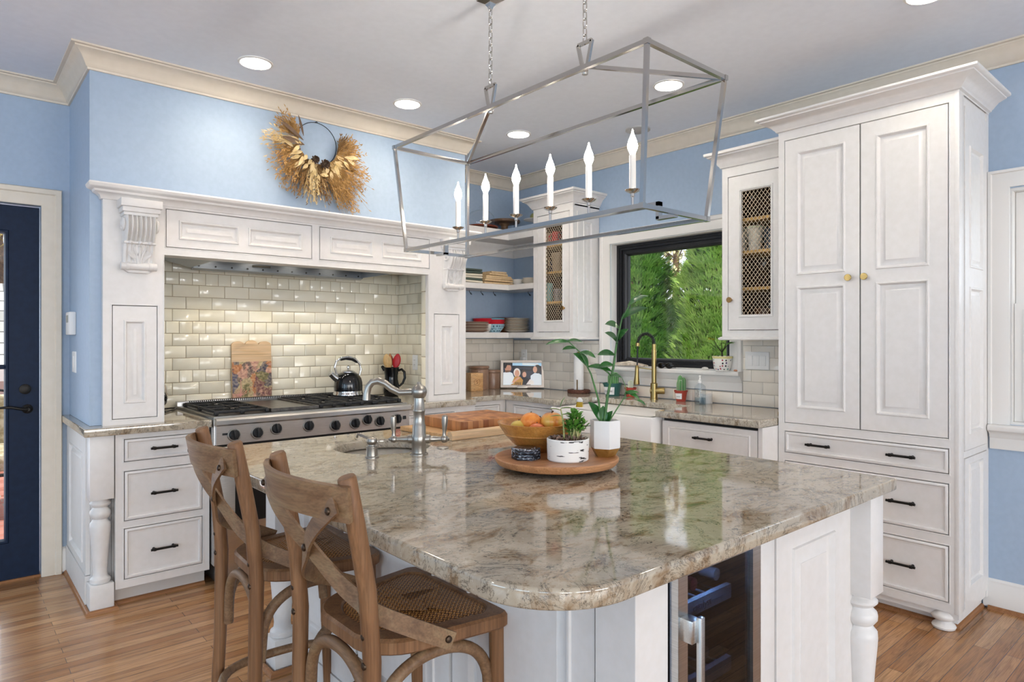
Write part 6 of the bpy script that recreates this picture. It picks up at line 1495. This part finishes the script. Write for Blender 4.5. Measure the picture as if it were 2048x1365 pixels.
# hexagon pot with ZZ plant
c = (-2.066, -2.892, ZT_)
T = thing('potted_plant', 'tall sparse green plant in a white and gold hexagonal pot on the tray', 'potted plant', c)
hx = lambda r, z, a0=57: [(x, y, z) for x, y in hexa(c[0], c[1], r, a0)]
M_matw = mat('matte_white_ceramic', '#e6e4e2', .5)
MB().loops([hx(.051, c[2] + .030), hx(.053, c[2] + .034), hx(.053, c[2] + .122), hx(.051, c[2] + .125), hx(.048, c[2] + .125), hx(.046, c[2] + .113)], 0, True, False).build('pot', M_matw, T)
MB().loops([hx(.034, c[2] + .0002), hx(.051, c[2] + .0300)], 0, True, True).build('gold_base', noisy('gold_paint', '#a57b3d', '#b98f4f', 50, .4, metal=.6), T)
MB().loops([hx(.0465, c[2] + .1125), hx(.001, c[2] + .119)], 0, False, True).build('soil', mat('pale_pebbles', '#a59a8d', .9), T)
M_zz = noisy('zz_leaf', '#1c4f1f', '#33702c', 18, .35, coat=.15); M_zst = noisy('zz_stem', '#2f5a2c', '#4c7a3a', 30, .4)
o = Vector((c[0], c[1], c[2] + .112)); upv = Vector((0, 0, 1))
V3 = lambda a, b, d=0: o + ax * a + upv * b + Vector((.65, .755, 0)) * d
mst, mlf = MB(), MB()
stems = [([V3(-.004, 0), V3(.010, .10), V3(.030, .20), V3(.042, .29), V3(.058, .36), V3(.088, .415)], .0055), ([V3(-.012, 0), V3(-.022, .08), V3(-.048, .17), V3(-.085, .245), V3(-.128, .285)], .0042), ([V3(.010, 0), V3(.038, .045), V3(.070, .095), V3(.072, .125), V3(.060, .155)], .0026), ([V3(.066, .085), V3(.085, .092), V3(.112, .080)], .002)]
for P_, r_ in stems: mst.tube(P_, [r_ * (1 - .6 * i / (len(P_) - 1)) for i in range(len(P_))], 8)
lv = [(V3(.042, .275), (-.55, .75), .060, .040), (V3(.044, .285), (.5, 1.0), .055, .03), (V3(.050, .325), (-.9, .55), .055, .042), (V3(.058, .36), (1.0, .75), .095, .034), (V3(.080, .405), (.9, .8), .075, .03), (V3(.034, .235), (-1, .25), .060, .034), (V3(.030, .20), (-1, .10), .055, .030), (V3(.022, .16), (-.7, .9), .045, .010),
      (V3(-.060, .195), (1, .05), .085, .026), (V3(-.060, .195), (-.45, .65), .068, .040), (V3(-.085, .245), (.8, -.1), .055, .024), (V3(-.120, .280), (-1, .12), .085, .022), (V3(-.128, .285), (.9, .12), .05, .016), (V3(-.100, .258), (-.6, .1), .05, .02),
      (V3(.060, .155), (-.8, .45), .045, .022), (V3(.070, .110), (.8, -.25), .055, .018), (V3(.110, .080), (.9, -.3), .035, .014), (V3(.066, .10), (.9, .35), .05, .018), (V3(-.018, .01), (-.35, .9), .075, .032), (V3(.002, .0), (.3, 1), .05, .022), (V3(-.01, .0), (.05, 1), .06, .026)]
for p, d, L, w in lv: mlf.leaf(p, ax * d[0] + upv * d[1] + Vector((.65, .755, 0)) * rr.uniform(-.5, -.1), (-.3, -.35, .9), L, w * 1.35, .25, n=7, prof=lambda u: math.sin(PI * min(1, .05 + .95 * u)) ** .75)
mst.build('stems', M_zst, T); mlf.build('leaves', M_zz, T)
# cutting boards at the back edge
T = thing('pastry_board', 'pale wooden board with a rounded lip on the back of the island', 'cutting board', (-1.92, -1.88, Z))
mb = MB(); mb.prism([(-2.132, -2.085), (-1.60, -2.085), (-1.60, -1.66), (-2.132, -1.66)], Z + .0005, Z + .021, .002); mb.build('board', M_board, T)
mb = MB(); rings = []
for x in (-2.134, -1.598): rings.append([(x, -2.087 + .018 - .018 * math.cos(R(a)), Z + .0205 + .018 * math.sin(R(a)) - (0 if a < 180 else 0)) for a in range(0, 181, 15)] + [(x, -2.051, Z + .0005), (x, -2.087, Z + .0005)])
mb.loops(rings); mb.build('front_lip', M_boardl, T)
T = thing('butcher_block', 'thick end-grain chopping board lying on the pale board', 'cutting board', (-1.83, -1.86, Z + .0215))
MB().box(-2.035, -1.63, -2.035, -1.70, Z + .0215, Z + .068, .003).build('block', M_butcher, T)
